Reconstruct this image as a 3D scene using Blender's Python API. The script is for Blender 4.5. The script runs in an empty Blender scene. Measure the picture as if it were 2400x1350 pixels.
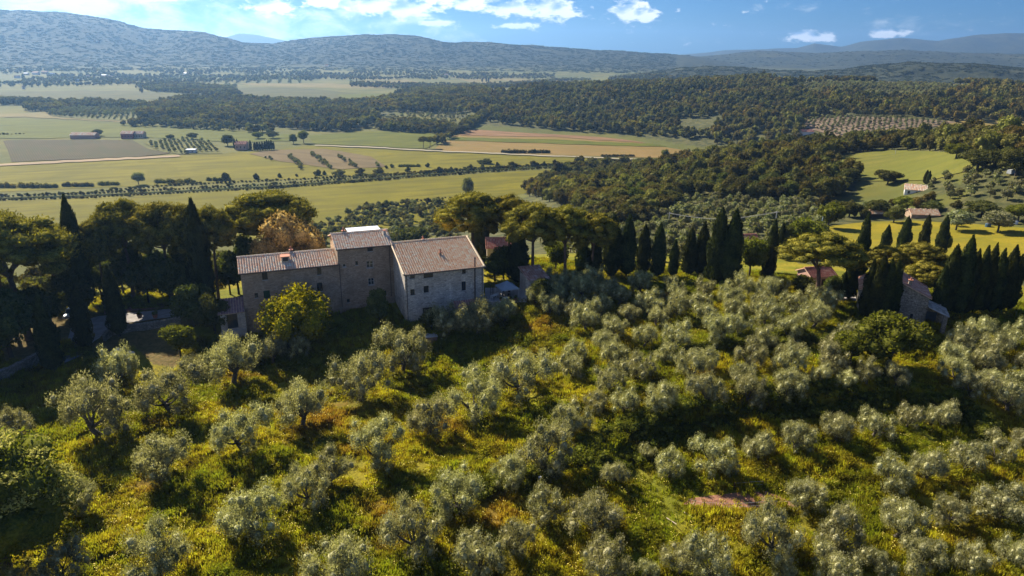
import bpy, math, random
import numpy as np
from mathutils import Vector, Matrix
from mathutils.geometry import delaunay_2d_cdt

# ------------------------------------------------------------------ camera, world, sun, exposure
S = bpy.context.scene
COL = S.collection
rad = math.radians
F_PX, PITCH, ROLL, CAM_Z = 1600.0, math.atan(555 / 1600), rad(0.8), 100.0
cd = bpy.data.cameras.new('camera'); cam = bpy.data.objects.new('camera', cd); COL.objects.link(cam)
cd.sensor_width = 36; cd.lens = 36 * F_PX / 2400; cd.clip_start = 0.5; cd.clip_end = 60000
cam.matrix_world = Matrix.Translation((0, 0, CAM_Z)) @ Matrix.Rotation(math.pi / 2 - PITCH, 4, 'X') @ Matrix.Rotation(ROLL, 4, 'Z')
S.camera = cam

SUN_EL, SUN_AZ = rad(35), rad(-42)          # azimuth measured from +Y towards +X
sun_dir = Vector((math.sin(SUN_AZ) * math.cos(SUN_EL), math.cos(SUN_AZ) * math.cos(SUN_EL), math.sin(SUN_EL)))
sl = bpy.data.lights.new('sun', 'SUN'); sun = bpy.data.objects.new('sun', sl); COL.objects.link(sun)
sl.energy = 5.0; sl.angle = rad(0.5); sl.color = (1.0, 0.90, 0.74)
sun.rotation_euler = sun_dir.to_track_quat('Z', 'Y').to_euler()
S.view_settings.view_transform = 'Standard'; S.view_settings.look = 'None'
S.view_settings.exposure = 1.27; S.view_settings.gamma = 1.0
S.cycles.max_bounces = 6; S.cycles.diffuse_bounces = 2; S.cycles.transparent_max_bounces = 12
S.cycles.transmission_bounces = 3; S.cycles.volume_bounces = 0

class NT:
    """small helper to write node trees"""
    def __init__(s, tree): s.t = tree; s.n = tree.nodes; s.l = tree.links
    def node(s, typ, **kw):
        n = s.n.new(typ)
        for k, v in kw.items():
            if k.startswith('i_'): s.set(n, k[2:], v)
            else: setattr(n, k, v)
        return n
    def set(s, n, key, v):
        key = int(key) if str(key).isdigit() else key.replace('_', ' ')
        sock = n.inputs[key]
        if isinstance(v, bpy.types.NodeSocket): s.l.new(v, sock)
        else: sock.default_value = v
    def math(s, op, a, b=0.0, c=0.0, clamp=False):
        n = s.n.new('ShaderNodeMath'); n.operation = op; n.use_clamp = clamp
        for i, v in enumerate((a, b, c)):
            if isinstance(v, bpy.types.NodeSocket): s.l.new(v, n.inputs[i])
            else: n.inputs[i].default_value = v
        return n.outputs[0]
    def mix(s, fac, a, b, blend='MIX'):
        n = s.n.new('ShaderNodeMix'); n.data_type = 'RGBA'; n.blend_type = blend
        for sock, v in ((n.inputs[0], fac), (n.inputs[6], a), (n.inputs[7], b)):
            if isinstance(v, bpy.types.NodeSocket): s.l.new(v, sock)
            elif isinstance(v, (int, float)): sock.default_value = v
            else: sock.default_value = (*v, 1) if len(v) == 3 else v
        return n.outputs[2]
    def ramp(s, v, a, b, lo=0.0, hi=1.0, smooth=True):
        n = s.n.new('ShaderNodeMapRange'); n.interpolation_type = 'SMOOTHSTEP' if smooth else 'LINEAR'
        s.l.new(v, n.inputs[0])
        for i, q in enumerate((a, b, lo, hi)): n.inputs[i + 1].default_value = q
        return n.outputs[0]
    def noise(s, vec, scale, detail=3, rough=0.55, dist=0.0):
        n = s.n.new('ShaderNodeTexNoise'); n.inputs['Scale'].default_value = scale
        n.inputs['Detail'].default_value = detail; n.inputs['Roughness'].default_value = rough
        n.inputs['Distortion'].default_value = dist
        if vec is not None: s.l.new(vec, n.inputs['Vector'])
        return n.outputs[0]
    def pos(s): return s.n.new('ShaderNodeNewGeometry').outputs['Position']
    def objpos(s): return s.n.new('ShaderNodeTexCoord').outputs['Object']
    def mapping(s, vec, scale=(1, 1, 1), rot=(0, 0, 0), loc=(0, 0, 0)):
        n = s.n.new('ShaderNodeMapping'); s.l.new(vec, n.inputs[0])
        n.inputs['Location'].default_value = loc
        n.inputs['Rotation'].default_value = rot; n.inputs['Scale'].default_value = scale
        return n.outputs[0]

def ray(px, py):
    R = np.array([1, 0, 0.]); U = np.array([0, math.sin(PITCH), math.cos(PITCH)]); D = np.array([0, math.cos(PITCH), -math.sin(PITCH)])
    r = math.cos(ROLL) * R + math.sin(ROLL) * U; u = -math.sin(ROLL) * R + math.cos(ROLL) * U
    px = np.asarray(px, float)[..., None]; py = np.asarray(py, float)[..., None]
    return D * F_PX + r * (px - 1200) + u * (675 - py)
def atz(px, py, z):
    d = ray(px, py); return np.array([0, 0, CAM_Z]) + d * ((z - CAM_Z) / d[..., 2:3])
def at_r(px, r):       # ground direction of pixel column px (near the horizon), at distance r
    d = ray(px, 400); h = math.hypot(d[0], d[1]); return d[0] / h * r, d[1] / h * r
def project(x, y, z):
    R = np.array([1, 0, 0.]); U = np.array([0, math.sin(PITCH), math.cos(PITCH)]); D = np.array([0, math.cos(PITCH), -math.sin(PITCH)])
    r = math.cos(ROLL) * R + math.sin(ROLL) * U; u = -math.sin(ROLL) * R + math.cos(ROLL) * U
    q = np.stack([x, y, np.asarray(z) - CAM_Z], -1); w = np.maximum(q @ D, 0.1)
    return 1200 + F_PX * (q @ r) / w, 675 - F_PX * (q @ u) / w

# ---- world: Nishita sky with clouds laid on directions of the sky
W = bpy.data.worlds.new('World'); S.world = W; W.use_nodes = True
w = NT(W.node_tree); w.n.clear()
sky = w.node('ShaderNodeTexSky', sky_type='NISHITA', sun_disc=False, sun_elevation=SUN_EL, sun_rotation=SUN_AZ,
             altitude=100, air_density=1.0, dust_density=0.4, ozone_density=3.0)
tc = w.n.new('ShaderNodeTexCoord').outputs['Generated']
sep = w.node('ShaderNodeSeparateXYZ'); w.l.new(tc, sep.inputs[0])
az = w.math('MULTIPLY', w.math('ARCTAN2', sep.outputs[0], sep.outputs[1]), 57.2958)      # degrees, right positive
el = w.math('MULTIPLY', w.math('ARCSINE', sep.outputs[2]), 57.2958)
comb = w.n.new('ShaderNodeCombineXYZ'); w.l.new(az, comb.inputs[0]); w.l.new(w.math('MULTIPLY', el, 2.2), comb.inputs[1])
cv = comb.outputs[0]
n1 = w.noise(cv, 0.33, 7, 0.60, 0.3); n2 = w.noise(cv, 0.12, 3, 0.5)
# soft high cloud getting denser towards the sun side
veil = w.math('ADD', w.ramp(az, 2, -30, 0.0, 0.50, False), w.math('MULTIPLY', w.math('SUBTRACT', n2, 0.5), 1.1))
veil = w.math('ADD', veil, w.math('MULTIPLY', w.math('SUBTRACT', n1, 0.5), 1.5))
veil = w.math('MULTIPLY', w.ramp(veil, 0.12, 0.68, 0, 0.85), w.ramp(el, 5, 20, 1.0, 0.12))  # veil shaped to thin out above the view, cutting ambient light
# cumulus: soft-edged blobs roughened by noise
blobs = [(-14.5, 3.5, 1.5, .6), (-11, 3.2, 2.2, .7), (-8.2, 2.9, 2.0, .6), (-5.3, 3.9, 2.1, .7), (-3.6, 3.5, 1.5, .6), (-.2, 3.1, 2.2, .6), (2.2, 3.2, 2.0, .75), (3.6, 3.0, 1.3, .62),
         (8.9, 3.0, 1.35, .75), (10.0, 2.7, 1.0, .5), (21.6, 1.3, 1.1, .35), (22.8, 1.2, .9, .35), (26.9, 1.5, 1.2, .28), (-6.2, 2.0, 1.5, .25), (0.2, 1.9, 1.6, .25), (-18.4, 2.9, 1.7, .6), (-25, 3.6, 3, .5)]
def blobfield(dx, dy):
    acc = None
    for (a, e, ra, re) in blobs:
        q = w.math('ADD', w.math('POWER', w.math('ABSOLUTE', w.math('DIVIDE', w.math('ADD', az, dx - a), ra)), 2),
                   w.math('POWER', w.math('ABSOLUTE', w.math('DIVIDE', w.math('ADD', el, dy - e), re)), 2))
        g = w.math('EXPONENT', w.math('MULTIPLY', q, -0.8))
        acc = g if acc is None else w.math('MAXIMUM', acc, g)
    return acc
bf = blobfield(0.0, 0.0); n3 = w.noise(cv, 0.95, 8, 0.62, 0.25)
cum = w.math('ADD', bf, w.math('MULTIPLY', w.math('SUBTRACT', n3, 0.5), 2.2))
cum = w.ramp(cum, 0.26, 0.72, 0, 0.97)
bf2 = blobfield(0.5, -0.28)          # same field seen nearer the sun: thick there means shaded here
shade = w.math('ADD', w.math('MULTIPLY', bf2, 0.9), w.math('MULTIPLY', w.math('SUBTRACT', w.noise(cv, 1.3, 5, 0.6), 0.5), 1.4))
shade = w.math('MULTIPLY', w.ramp(shade, 0.35, 0.95, 0, 1), w.ramp(w.math('SUBTRACT', bf2, bf), -0.25, 0.25, 0.1, 1.0))
skyc = w.mix(1.0, sky.outputs[0], (0.17, 0.41, 0.80), 'MULTIPLY')
lum = w.n.new('ShaderNodeRGBToBW'); w.l.new(sky.outputs[0], lum.inputs[0])
white = w.mix(w.ramp(az, -30, 10, 0, 1), (14, 13.8, 13.5), (12.4, 12.7, 13.2))
cumc = w.mix(shade, white, (3.3, 5.2, 8.2))
c1 = w.mix(veil, skyc, (12.5, 13, 13.3)); c2 = w.mix(cum, c1, cumc)
bg = w.node('ShaderNodeBackground'); w.l.new(c2, bg.inputs[0]); bg.inputs[1].default_value = 0.05
wo = w.node('ShaderNodeOutputWorld'); w.l.new(bg.outputs[0], wo.inputs[0])

rng = np.random.default_rng(7); random.seed(7)

# ------------------------------------------------------------------ object helpers
def np_mesh(name, V, Fq, smooth=False, mats=()):
    """mesh from numpy: V (n,3), Fq list of arrays of faces (k,3) or (k,4); mats slot index per array"""
    me = bpy.data.meshes.new(name)
    arrs = Fq if isinstance(Fq, list) else [Fq]
    V = np.asarray(V, np.float32)
    me.vertices.add(len(V)); me.vertices.foreach_set('co', V.ravel())
    loops = np.concatenate([a.ravel() for a in arrs]).astype(np.int32)
    tot = np.concatenate([np.full(len(a), a.shape[1]) for a in arrs]).astype(np.int32)
    me.loops.add(len(loops)); me.loops.foreach_set('vertex_index', loops)
    me.polygons.add(len(tot)); st = np.concatenate([[0], np.cumsum(tot)[:-1]]).astype(np.int32)
    me.polygons.foreach_set('loop_start', st); me.polygons.foreach_set('loop_total', tot)
    if smooth: me.polygons.foreach_set('use_smooth', np.ones(len(tot), bool))
    if len(arrs) > 1 and len(mats) > 1:
        mi = np.concatenate([np.full(len(a), min(i, len(mats) - 1)) for i, a in enumerate(arrs)]).astype(np.int32)
        me.polygons.foreach_set('material_index', mi)
    for m in mats: me.materials.append(m)
    me.update(calc_edges=True)
    return me
def link(name, me, parent=None, loc=None):
    o = bpy.data.objects.new(name, me); COL.objects.link(o)
    if parent is not None: o.parent = parent
    if loc is not None: o.location = loc
    return o
def tag(o, label=None, cat=None, group=None, kind=None):
    if label: o['label'] = label
    if cat: o['category'] = cat
    if group: o['group'] = group
    if kind: o['kind'] = kind
    return o
def thing(name, label, cat, loc=(0, 0, 0), rz=0.0, group=None, scale=1.0):
    o = link(name, None); o.location = loc; o.rotation_euler = (0, 0, rz)
    o.scale = scale if isinstance(scale, tuple) else (scale,) * 3
    return tag(o, label, cat, group)

class MB:
    """collects boxes, prisms and tubes into one mesh"""
    def __init__(s): s.v = []; s.f = []
    def poly(s, pts, faces):
        n = len(s.v); s.v += [tuple(p) for p in pts]; s.f += [tuple(i + n for i in f) for f in faces]; return s
    def box(s, x0, x1, y0, y1, z0, z1):
        p = [(x0, y0, z0), (x1, y0, z0), (x1, y1, z0), (x0, y1, z0), (x0, y0, z1), (x1, y0, z1), (x1, y1, z1), (x0, y1, z1)]
        return s.poly(p, [(3, 2, 1, 0), (4, 5, 6, 7), (0, 1, 5, 4), (1, 2, 6, 5), (2, 3, 7, 6), (3, 0, 4, 7)])
    def bar(s, a, b, r, r2=None, n=6, up=None):
        a = Vector(a); b = Vector(b); d = (b - a).normalized(); r2 = r if r2 is None else r2
        x = d.cross(Vector((0, 0, 1)) if abs(d.z) < .9 else Vector((1, 0, 0))).normalized(); y = d.cross(x)
        p = [a + (x * math.cos(t) + y * math.sin(t)) * r for t in [2 * math.pi * (i + .5) / n for i in range(n)]]
        p += [b + (x * math.cos(t) + y * math.sin(t)) * r2 for t in [2 * math.pi * (i + .5) / n for i in range(n)]]
        return s.poly(p, [(i, (i + 1) % n, n + (i + 1) % n, n + i) for i in range(n)] + [tuple(range(n - 1, -1, -1)), tuple(range(n, 2 * n))])
    def tube(s, pts, radii, n=7):
        rings = []
        for i, p in enumerate(pts):
            p = Vector(p); d = (Vector(pts[min(i + 1, len(pts) - 1)]) - Vector(pts[max(i - 1, 0)])).normalized()
            x = d.cross(Vector((0.2, 1, 0.1))).normalized(); y = d.cross(x)
            rings.append([p + (x * math.cos(2 * math.pi * k / n) + y * math.sin(2 * math.pi * k / n)) * radii[i] for k in range(n)])
        P = [q for r in rings for q in r]
        fs = [(i * n + k, i * n + (k + 1) % n, (i + 1) * n + (k + 1) % n, (i + 1) * n + k) for i in range(len(pts) - 1) for k in range(n)]
        return s.poly(P, fs + [tuple(range((len(pts) - 1) * n, len(pts) * n))])
    def mesh(s, name, mat, smooth=False):
        me = bpy.data.meshes.new(name); me.from_pydata(s.v, [], s.f); me.materials.append(mat)
        if smooth: me.polygons.foreach_set('use_smooth', [True] * len(me.polygons))
        me.update(); return me
    def build(s, name, mat, parent=None, loc=None, smooth=False): return link(name, s.mesh(name, mat, smooth), parent, loc)

# ------------------------------------------------------------------ numpy value noise and the terrain height
def _h(ix, iy, seed):
    n = (ix.astype(np.int64) * 374761393 + iy.astype(np.int64) * 668265263 + seed * 1442695041) & 0x7fffffff
    n = ((n ^ (n >> 13)) * 1274126177) & 0x7fffffff
    return ((n ^ (n >> 16)) & 0xffff) / 65535.0
def vnoise(x, y, seed=0):
    ix = np.floor(x); iy = np.floor(y); fx = x - ix; fy = y - iy
    fx = fx * fx * (3 - 2 * fx); fy = fy * fy * (3 - 2 * fy)
    a = _h(ix, iy, seed); b = _h(ix + 1, iy, seed); c = _h(ix, iy + 1, seed); d = _h(ix + 1, iy + 1, seed)
    return (a + (b - a) * fx) * (1 - fy) + (c + (d - c) * fx) * fy - 0.5
def fbm(x, y, seed=0, oct=4):
    s = 0; a = 1.0
    for i in range(oct): s = s + a * vnoise(x * 2 ** i, y * 2 ** i, seed + i * 17); a *= .5
    return s

ctrl = []
def C_pix(px, py, z): p = atz(px, py, z); ctrl.append((p[0], p[1], z))
def C_r(px, *rz):
    for i in range(0, len(rz), 2): x, y = at_r(px, rz[i]); ctrl.append((x, y, rz[i + 1]))
# foreground slope
for px, py, z in [(100, 1350, 45.5), (700, 1350, 46), (1200, 1350, 46), (1800, 1350, 46.5), (2400, 1350, 47), (100, 1100, 46), (700, 1100, 46), (1200, 1100, 46),
                  (1750, 1180, 46.6), (2400, 1100, 48), (100, 940, 45.6), (500, 900, 45.0), (900, 900, 44.4), (1300, 900, 46.3), (700, 845, 44.6), (1050, 830, 45.4), (1160, 880, 45.2), (1220, 800, 47.2), (1700, 900, 48.3), (2100, 900, 49), (2400, 920, 49.3),
                  (330, 790, 46.4), (578, 790, 46), (950, 760, 48.4), (1130, 740, 49.2), (1300, 740, 50), (1600, 740, 50.6), (1900, 760, 51), (2150, 770, 51.2), (2400, 770, 51.2),
                  (180, 760, 46.6), (280, 735, 47.3), (430, 740, 47.8), (912, 708, 49.5), (800, 728, 49.2), (1200, 690, 50.6), (30, 860, 46)]:
    C_pix(px, py, z)
for a in range(0, 360, 40): ctrl.append((40 * math.cos(rad(a)), 40 * math.sin(rad(a)), 44.5))
for a in (180, 210, 240, 270, 300, 330, 0): ctrl.append((160 * math.cos(rad(a)), 160 * math.sin(rad(a)), 36)); ctrl.append((700 * math.cos(rad(a)), 700 * math.sin(rad(a)), -6)); ctrl.append((4000 * math.cos(rad(a)), 4000 * math.sin(rad(a)), -6))
for px in (-400, 0, 350): C_r(px, 165, 47, 190, 44, 225, 27, 280, 8, 340, -5, 450, -6, 650, -6, 1000, -6, 1600, -6, 2400, -6)
C_r(700, 150, 49, 170, 47, 210, 33, 260, 18, 320, 4, 370, -5, 500, -6, 700, -6, 1000, -6, 1080, 2, 1300, -4, 1800, -6, 2500, -6)
C_r(1000, 150, 50, 175, 46, 220, 30, 280, 18, 340, 8, 400, 0, 450, -6, 600, -6, 850, -6, 960, -1, 1200, 10, 1500, 8, 2000, -4, 2600, -6)
C_r(1300, 152, 50.5, 175, 48, 220, 39, 300, 28, 400, 18, 490, 5, 560, -6, 700, -6, 850, -4, 900, 2, 1000, 10, 1190, 25, 1527, 29, 2000, 6, 2600, -2)
C_r(1500, 155, 50.5, 180, 47, 225, 40, 290, 36, 380, 28, 480, 17, 560, 9, 640, -5, 800, -3, 890, 6, 1050, 22, 1300, 42, 1600, 30, 2100, 5)
C_r(1700, 155, 50.5, 185, 46, 225, 42, 300, 37, 380, 35, 480, 29, 580, 20, 660, -1, 750, 0, 850, 16, 1000, 34, 1410, 53, 1700, 30, 2100, 5)
C_r(1900, 155, 51.2, 200, 47, 300, 40, 380, 38, 450, 40, 560, 32, 650, 10, 750, 6, 850, 22, 1000, 36, 1200, 48, 1500, 52, 1900, 15)
C_r(2100, 150, 51.2, 200, 47.5, 260, 43, 330, 40, 350, 39.5, 410, 43, 480, 46, 540, 43, 640, 15, 716, 12, 815, 27, 950, 38, 1200, 52, 1500, 50, 1900, 15)
C_r(2300, 150, 51.5, 200, 49.5, 240, 45, 290, 44, 350, 53, 400, 60, 470, 60, 560, 46, 680, 22, 826, 34, 1000, 42, 1200, 54, 1500, 50, 1900, 15)
C_r(2550, 150, 51.5, 200, 50, 290, 47, 400, 66, 560, 56, 800, 36, 1200, 52, 1900, 15)
ctrl = np.array(ctrl)
def uvc(x, y):
    r = np.hypot(x, y) + 1e-6; th = np.arctan2(x, y); return th * 2.0, np.log(r) * 2.0
cu, cvv = uvc(ctrl[:, 0], ctrl[:, 1])
def phi(d2): return -np.sqrt(d2 + 0.03)
def uw(u, v): return u, v
_A = phi((cu[:, None] - cu) ** 2 + (cvv[:, None] - cvv) ** 2) - 0.0 * np.eye(len(cu)); _n = len(cu)
_A = _A + np.eye(_n) * 0.012
_M = np.zeros((_n + 1, _n + 1)); _M[:_n, :_n] = _A; _M[:_n, _n] = 1; _M[_n, :_n] = 1
_w = np.linalg.solve(_M, np.concatenate([ctrl[:, 2], [0]]))

def crest(pts, R):
    th = []; z = []
    for px, py in pts:
        d = ray(px, py); h = math.hypot(d[0], d[1]); th.append(math.atan2(d[0], d[1])); z.append(CAM_Z + d[2] / h * R)
    return np.array(th), np.array(z)
HILLS = [  # crest pixels, crest distance, near width, far width, spur depth, noise amplitude
    ([(-500, 60), (-200, 35), (0, 24), (130, 25), (200, 35), (330, 64), (480, 78), (570, 100), (640, 101), (700, 90), (800, 82), (925, 79), (1000, 88), (1050, 100), (1150, 98), (1300, 110), (1500, 121), (1620, 130), (1750, 152), (1870, 180), (1950, 200)], 4600, 1250, 1500, .30, 9),
    ([(1400, 185), (1500, 172), (1600, 158), (1700, 154), (1800, 163), (1900, 165), (1980, 160), (2050, 150), (2150, 143), (2300, 148), (2400, 160), (2600, 165), (2900, 200)], 2700, 520, 600, .25, 6),
    ([(1500, 150), (1560, 134), (1650, 131), (1780, 119), (1900, 124), (2120, 116), (2250, 121), (2400, 126), (2700, 120), (3200, 160)], 5600, 1300, 1500, .25, 8),
    ([(1560, 132), (1640, 124), (1700, 117), (1800, 115), (1870, 112), (1910, 101), (1970, 108), (2020, 97), (2110, 88), (2200, 95), (2300, 79), (2370, 76), (2450, 80), (2900, 90), (3400, 120)], 9800, 1800, 1500, .2, 10),
    ([(400, 110), (500, 98), (520, 90), (560, 77), (600, 80), (680, 97), (780, 118)], 12000, 1200, 1000, .1, 6),
]
HC = [crest(h[0], h[1]) for h in HILLS]
def pline(px):      # pixel polyline -> world xy polyline on roughly known ground
    return px
def height(x, y):
    x = np.asarray(x, float); y = np.asarray(y, float); shp = x.shape; x = x.ravel(); y = y.ravel()
    r = np.hypot(x, y) + 1e-6
    u, v = uvc(x, y); z = np.empty(len(x))
    for i in range(0, len(x), 60000):
        s = slice(i, i + 60000)
        z[s] = phi((u[s, None] - cu) ** 2 + (v[s, None] - cvv) ** 2) @ _w[:_n] + _w[_n]
    hilly = np.clip((z - 4) / 20, 0, 1)
    z = z + hilly * np.clip((r - 250) / 500, 0, 1) * fbm(x / 130, y / 130, 3, 3) * 9
    z = np.where(z > 1.5, z, np.where(z < -1.5, 0, (z + 1.5) ** 2 / 6))       # flat valley floor
    near = np.clip(1 - (r - 160) / 60, 0, 1)
    z = z + near * (fbm(x / 9, y / 9, 11, 3) * .7 + fbm(x / 2.2, y / 2.2, 5, 2) * .22)
    th = np.arctan2(x, y)
    for (pts, R, wn, wf, sp, am), (ht, hz) in zip(HILLS, HC):
        H = np.interp(th, ht, hz, left=hz[0] * 0.6, right=0 if hz[-1] < 60 else hz[-1])
        H = np.where(np.abs(th) > 1.5, 0, H)
        t = (r - R) / np.where(r < R, wn, wf)
        k = np.exp(-t * t * 1.6)
        spur = fbm(th * R / 420 + 3.1, r / 1500, 31, 3) * sp * 1.6 * np.clip(np.abs(t) * 2.2, 0, 1) * np.clip(1.6 - np.abs(t), 0, 1)
        hh = H * np.clip(k * (1 + spur), 0, 1.02) + fbm(x / (R / 45), y / (R / 45), 9, 4) * am * np.clip(k * 2, 0, 1) * 1.2
        z = np.maximum(z, np.where(r > R * .45, hh - 4, -1))
    z = z + bank(x, y)
    return z.reshape(shp)
BANKS = []
def bank(x, y):
    s = 0
    for P, A, w0 in BANKS:
        best = np.full(len(x), 1e9); sgn = np.zeros(len(x)); tt = np.zeros(len(x)); L = len(P) - 1
        for i in range(L):
            a = P[i]; b = P[i + 1]; d = b - a; l2 = d @ d
            t = ((x - a[0]) * d[0] + (y - a[1]) * d[1]) / l2; tc_ = np.clip(t, 0, 1)
            dx = x - a[0] - tc_ * d[0]; dy = y - a[1] - tc_ * d[1]; ds = np.hypot(dx, dy)
            m = ds < best; best = np.where(m, ds, best); sgn = np.where(m, np.sign(d[0] * dy - d[1] * dx), sgn); tt = np.where(m, (i + tc_) / L, tt)
        d = best * sgn
        endf = np.clip(tt * 5, 0, 1) * np.clip((1 - tt) * 5, 0, 1)
        q = np.clip((d + w0) / (2 * w0), 0, 1); q = q * q * (3 - 2 * q)
        s = s + A * q * np.exp(-np.clip(d, 0, None) / 16) * endf
    return s
def raycast(px, py, step=1.012, start=45.0):
    d = ray(px, py); d = np.atleast_2d(d); h = np.hypot(d[:, 0], d[:, 1]); d = d / h[:, None]
    r = np.full(len(d), float(start)); done = np.zeros(len(d), bool); prev = r.copy()
    for _ in range(520):
        m = ~done
        if not m.any(): break
        g = height(d[m, 0] * r[m], d[m, 1] * r[m]); hit = CAM_Z + d[m, 2] * r[m] <= g
        idx = np.where(m)[0]; done[idx[hit]] = True
        nh = idx[~hit]; prev[nh] = r[nh]; r[nh] *= step
        if r[nh].size and r[nh].min() > 15000: break
    lo, hi = prev.copy(), r.copy()
    for _ in range(9):
        mid = (lo + hi) / 2; g = height(d[:, 0] * mid, d[:, 1] * mid); below = CAM_Z + d[:, 2] * mid <= g
        hi = np.where(below, mid, hi); lo = np.where(below, lo, mid)
    x = d[:, 0] * hi; y = d[:, 1] * hi
    return np.stack([x, y, height(x, y)], 1)
def gp(px, py): return Vector(raycast(np.array([px]), np.array([py]))[0])
def hz(x, y): return float(height(np.array([x]), np.array([y]))[0])
def px_per_m(p):       # pixels (of the 2400 wide frame) per metre at a point
    q = np.array(p) - np.array([0, 0, CAM_Z]); return F_PX / (q @ np.array([0, math.cos(PITCH), -math.sin(PITCH)]))
_b1 = raycast(np.array([1380, 1480, 1600, 1720, 1880, 2060, 2220, 2330]), np.array([1120, 1050, 1000, 975, 955, 935, 960, 1010]))[:, :2]
_b2 = raycast(np.array([1020, 1120, 1300, 1420, 1600]), np.array([1200, 1150, 1110, 1050, 985]))[:, :2]
_b3 = raycast(np.array([1600, 1800, 2000, 2200]), np.array([845, 825, 815, 830]))[:, :2]
BANKS.append((_b1, 3.6, 1.5)); BANKS.append((_b3, 1.6, 1.2))

def inpoly(px, py, poly):
    inside = np.zeros(np.shape(px), bool); n = len(poly)
    for i in range(n):
        x1, y1 = poly[i]; x2, y2 = poly[(i + 1) % n]
        c = ((y1 > py) != (y2 > py)) & (px < (x2 - x1) * (py - y1) / ((y2 - y1) if y2 != y1 else 1e-9) + x1)
        inside ^= c
    return inside

# regions of the photograph's ground cover (as seen outlines on the terrain)
W_MID = [(1130, 262), (1150, 222), (1250, 205), (1330, 200), (1500, 192), (1650, 184), (1730, 178), (1830, 190), (1880, 200), (1880, 222), (2010, 215), (2030, 228), (2100, 232), (2200, 225), (2300, 205), (2400, 208), (2420, 290), (2240, 287), (2140, 275), (2000, 272), (1885, 283),
         (1880, 325), (1850, 345), (1752, 356), (1650, 331), (1400, 312), (1300, 305), (1180, 291), (1140, 285)]
W_LEFT = [(325, 258), (390, 245), (420, 236), (600, 238), (700, 240), (820, 245), (880, 240), (960, 218), (1030, 208), (1120, 208), (1150, 222), (1130, 262), (1060, 268), (890, 262), (890, 290), (820, 310), (700, 305), (600, 290), (520, 292), (400, 280), (330, 290)]
W_NEAR = [(1225, 455), (1280, 425), (1345, 395), (1480, 385), (1600, 378), (1700, 366), (1850, 340), (1960, 322), (2100, 305), (2190, 294), (2215, 312), (2300, 330), (2420, 330), (2420, 400), (2290, 385), (2240, 358), (2080, 352), (1990, 362), (1915, 385),
          (1960, 405), (2010, 415), (2000, 445), (1950, 475), (1900, 470), (1770, 480), (1690, 470), (1620, 458), (1590, 480), (1560, 500), (1400, 500), (1330, 490)]
MEADOW = [(1918, 388), (1990, 362), (2080, 352), (2240, 358), (2290, 372), (2270, 400), (2180, 425), (2010, 425), (1958, 405)]
YFIELD = [(1940, 530), (2040, 520), (2140, 517), (2420, 535), (2420, 640), (2360, 625), (2200, 625), (2050, 610), (1960, 585)]
PINKGROVE = [(1886, 283), (1935, 272), (2100, 277), (2245, 286), (2190, 297), (2080, 312), (2000, 323), (1980, 328), (1890, 300)]
TERR_FAROLIVE = [(1905, 195), (2000, 190), (2150, 192), (2420, 202), (2420, 215), (2300, 205), (2200, 225), (2100, 232), (2030, 228), (2010, 215), (1880, 222), (1880, 200)]

# ------------------------------------------------------------------ materials
def new_mat(name):
    m = bpy.data.materials.new(name); m.use_nodes = True; t = NT(m.node_tree); t.n.clear(); return m, t
def finish(t, shader): o = t.node('ShaderNodeOutputMaterial'); t.l.new(shader, o.inputs[0])
def bump(t, h, strength=0.5, dist=0.05):
    b = t.node('ShaderNodeBump'); b.inputs['Strength'].default_value = strength; b.inputs['Distance'].default_value = dist
    t.l.new(h, b.inputs['Height']); return b.outputs[0]
def principled(t, col, rough=0.8, normal=None, spec=0.3, metal=0.0):
    p = t.node('ShaderNodeBsdfPrincipled')
    t.set(p, 'Base Color', col if isinstance(col, bpy.types.NodeSocket) else (*col, 1))
    t.set(p, 'Roughness', rough); p.inputs['Specular IOR Level'].default_value = spec; p.inputs['Metallic'].default_value = metal
    if normal is not None: t.l.new(normal, p.inputs['Normal'])
    return p.outputs[0]
def simple_mat(name, col, rough=0.8, var=0.25, scale=3.0, spec=0.3, metal=0.0, bumpd=0.0):
    m, t = new_mat(name); p = t.objpos(); n = t.noise(p, scale, 4, 0.6)
    c = t.mix(t.ramp(n, 0.3, 0.7, 0, 1, False), tuple(x * (1 - var) for x in col), tuple(min(1, x * (1 + var)) for x in col))
    finish(t, principled(t, c, rough, bump(t, n, 0.6, bumpd) if bumpd else None, spec, metal)); return m
SOLID = {}
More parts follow.
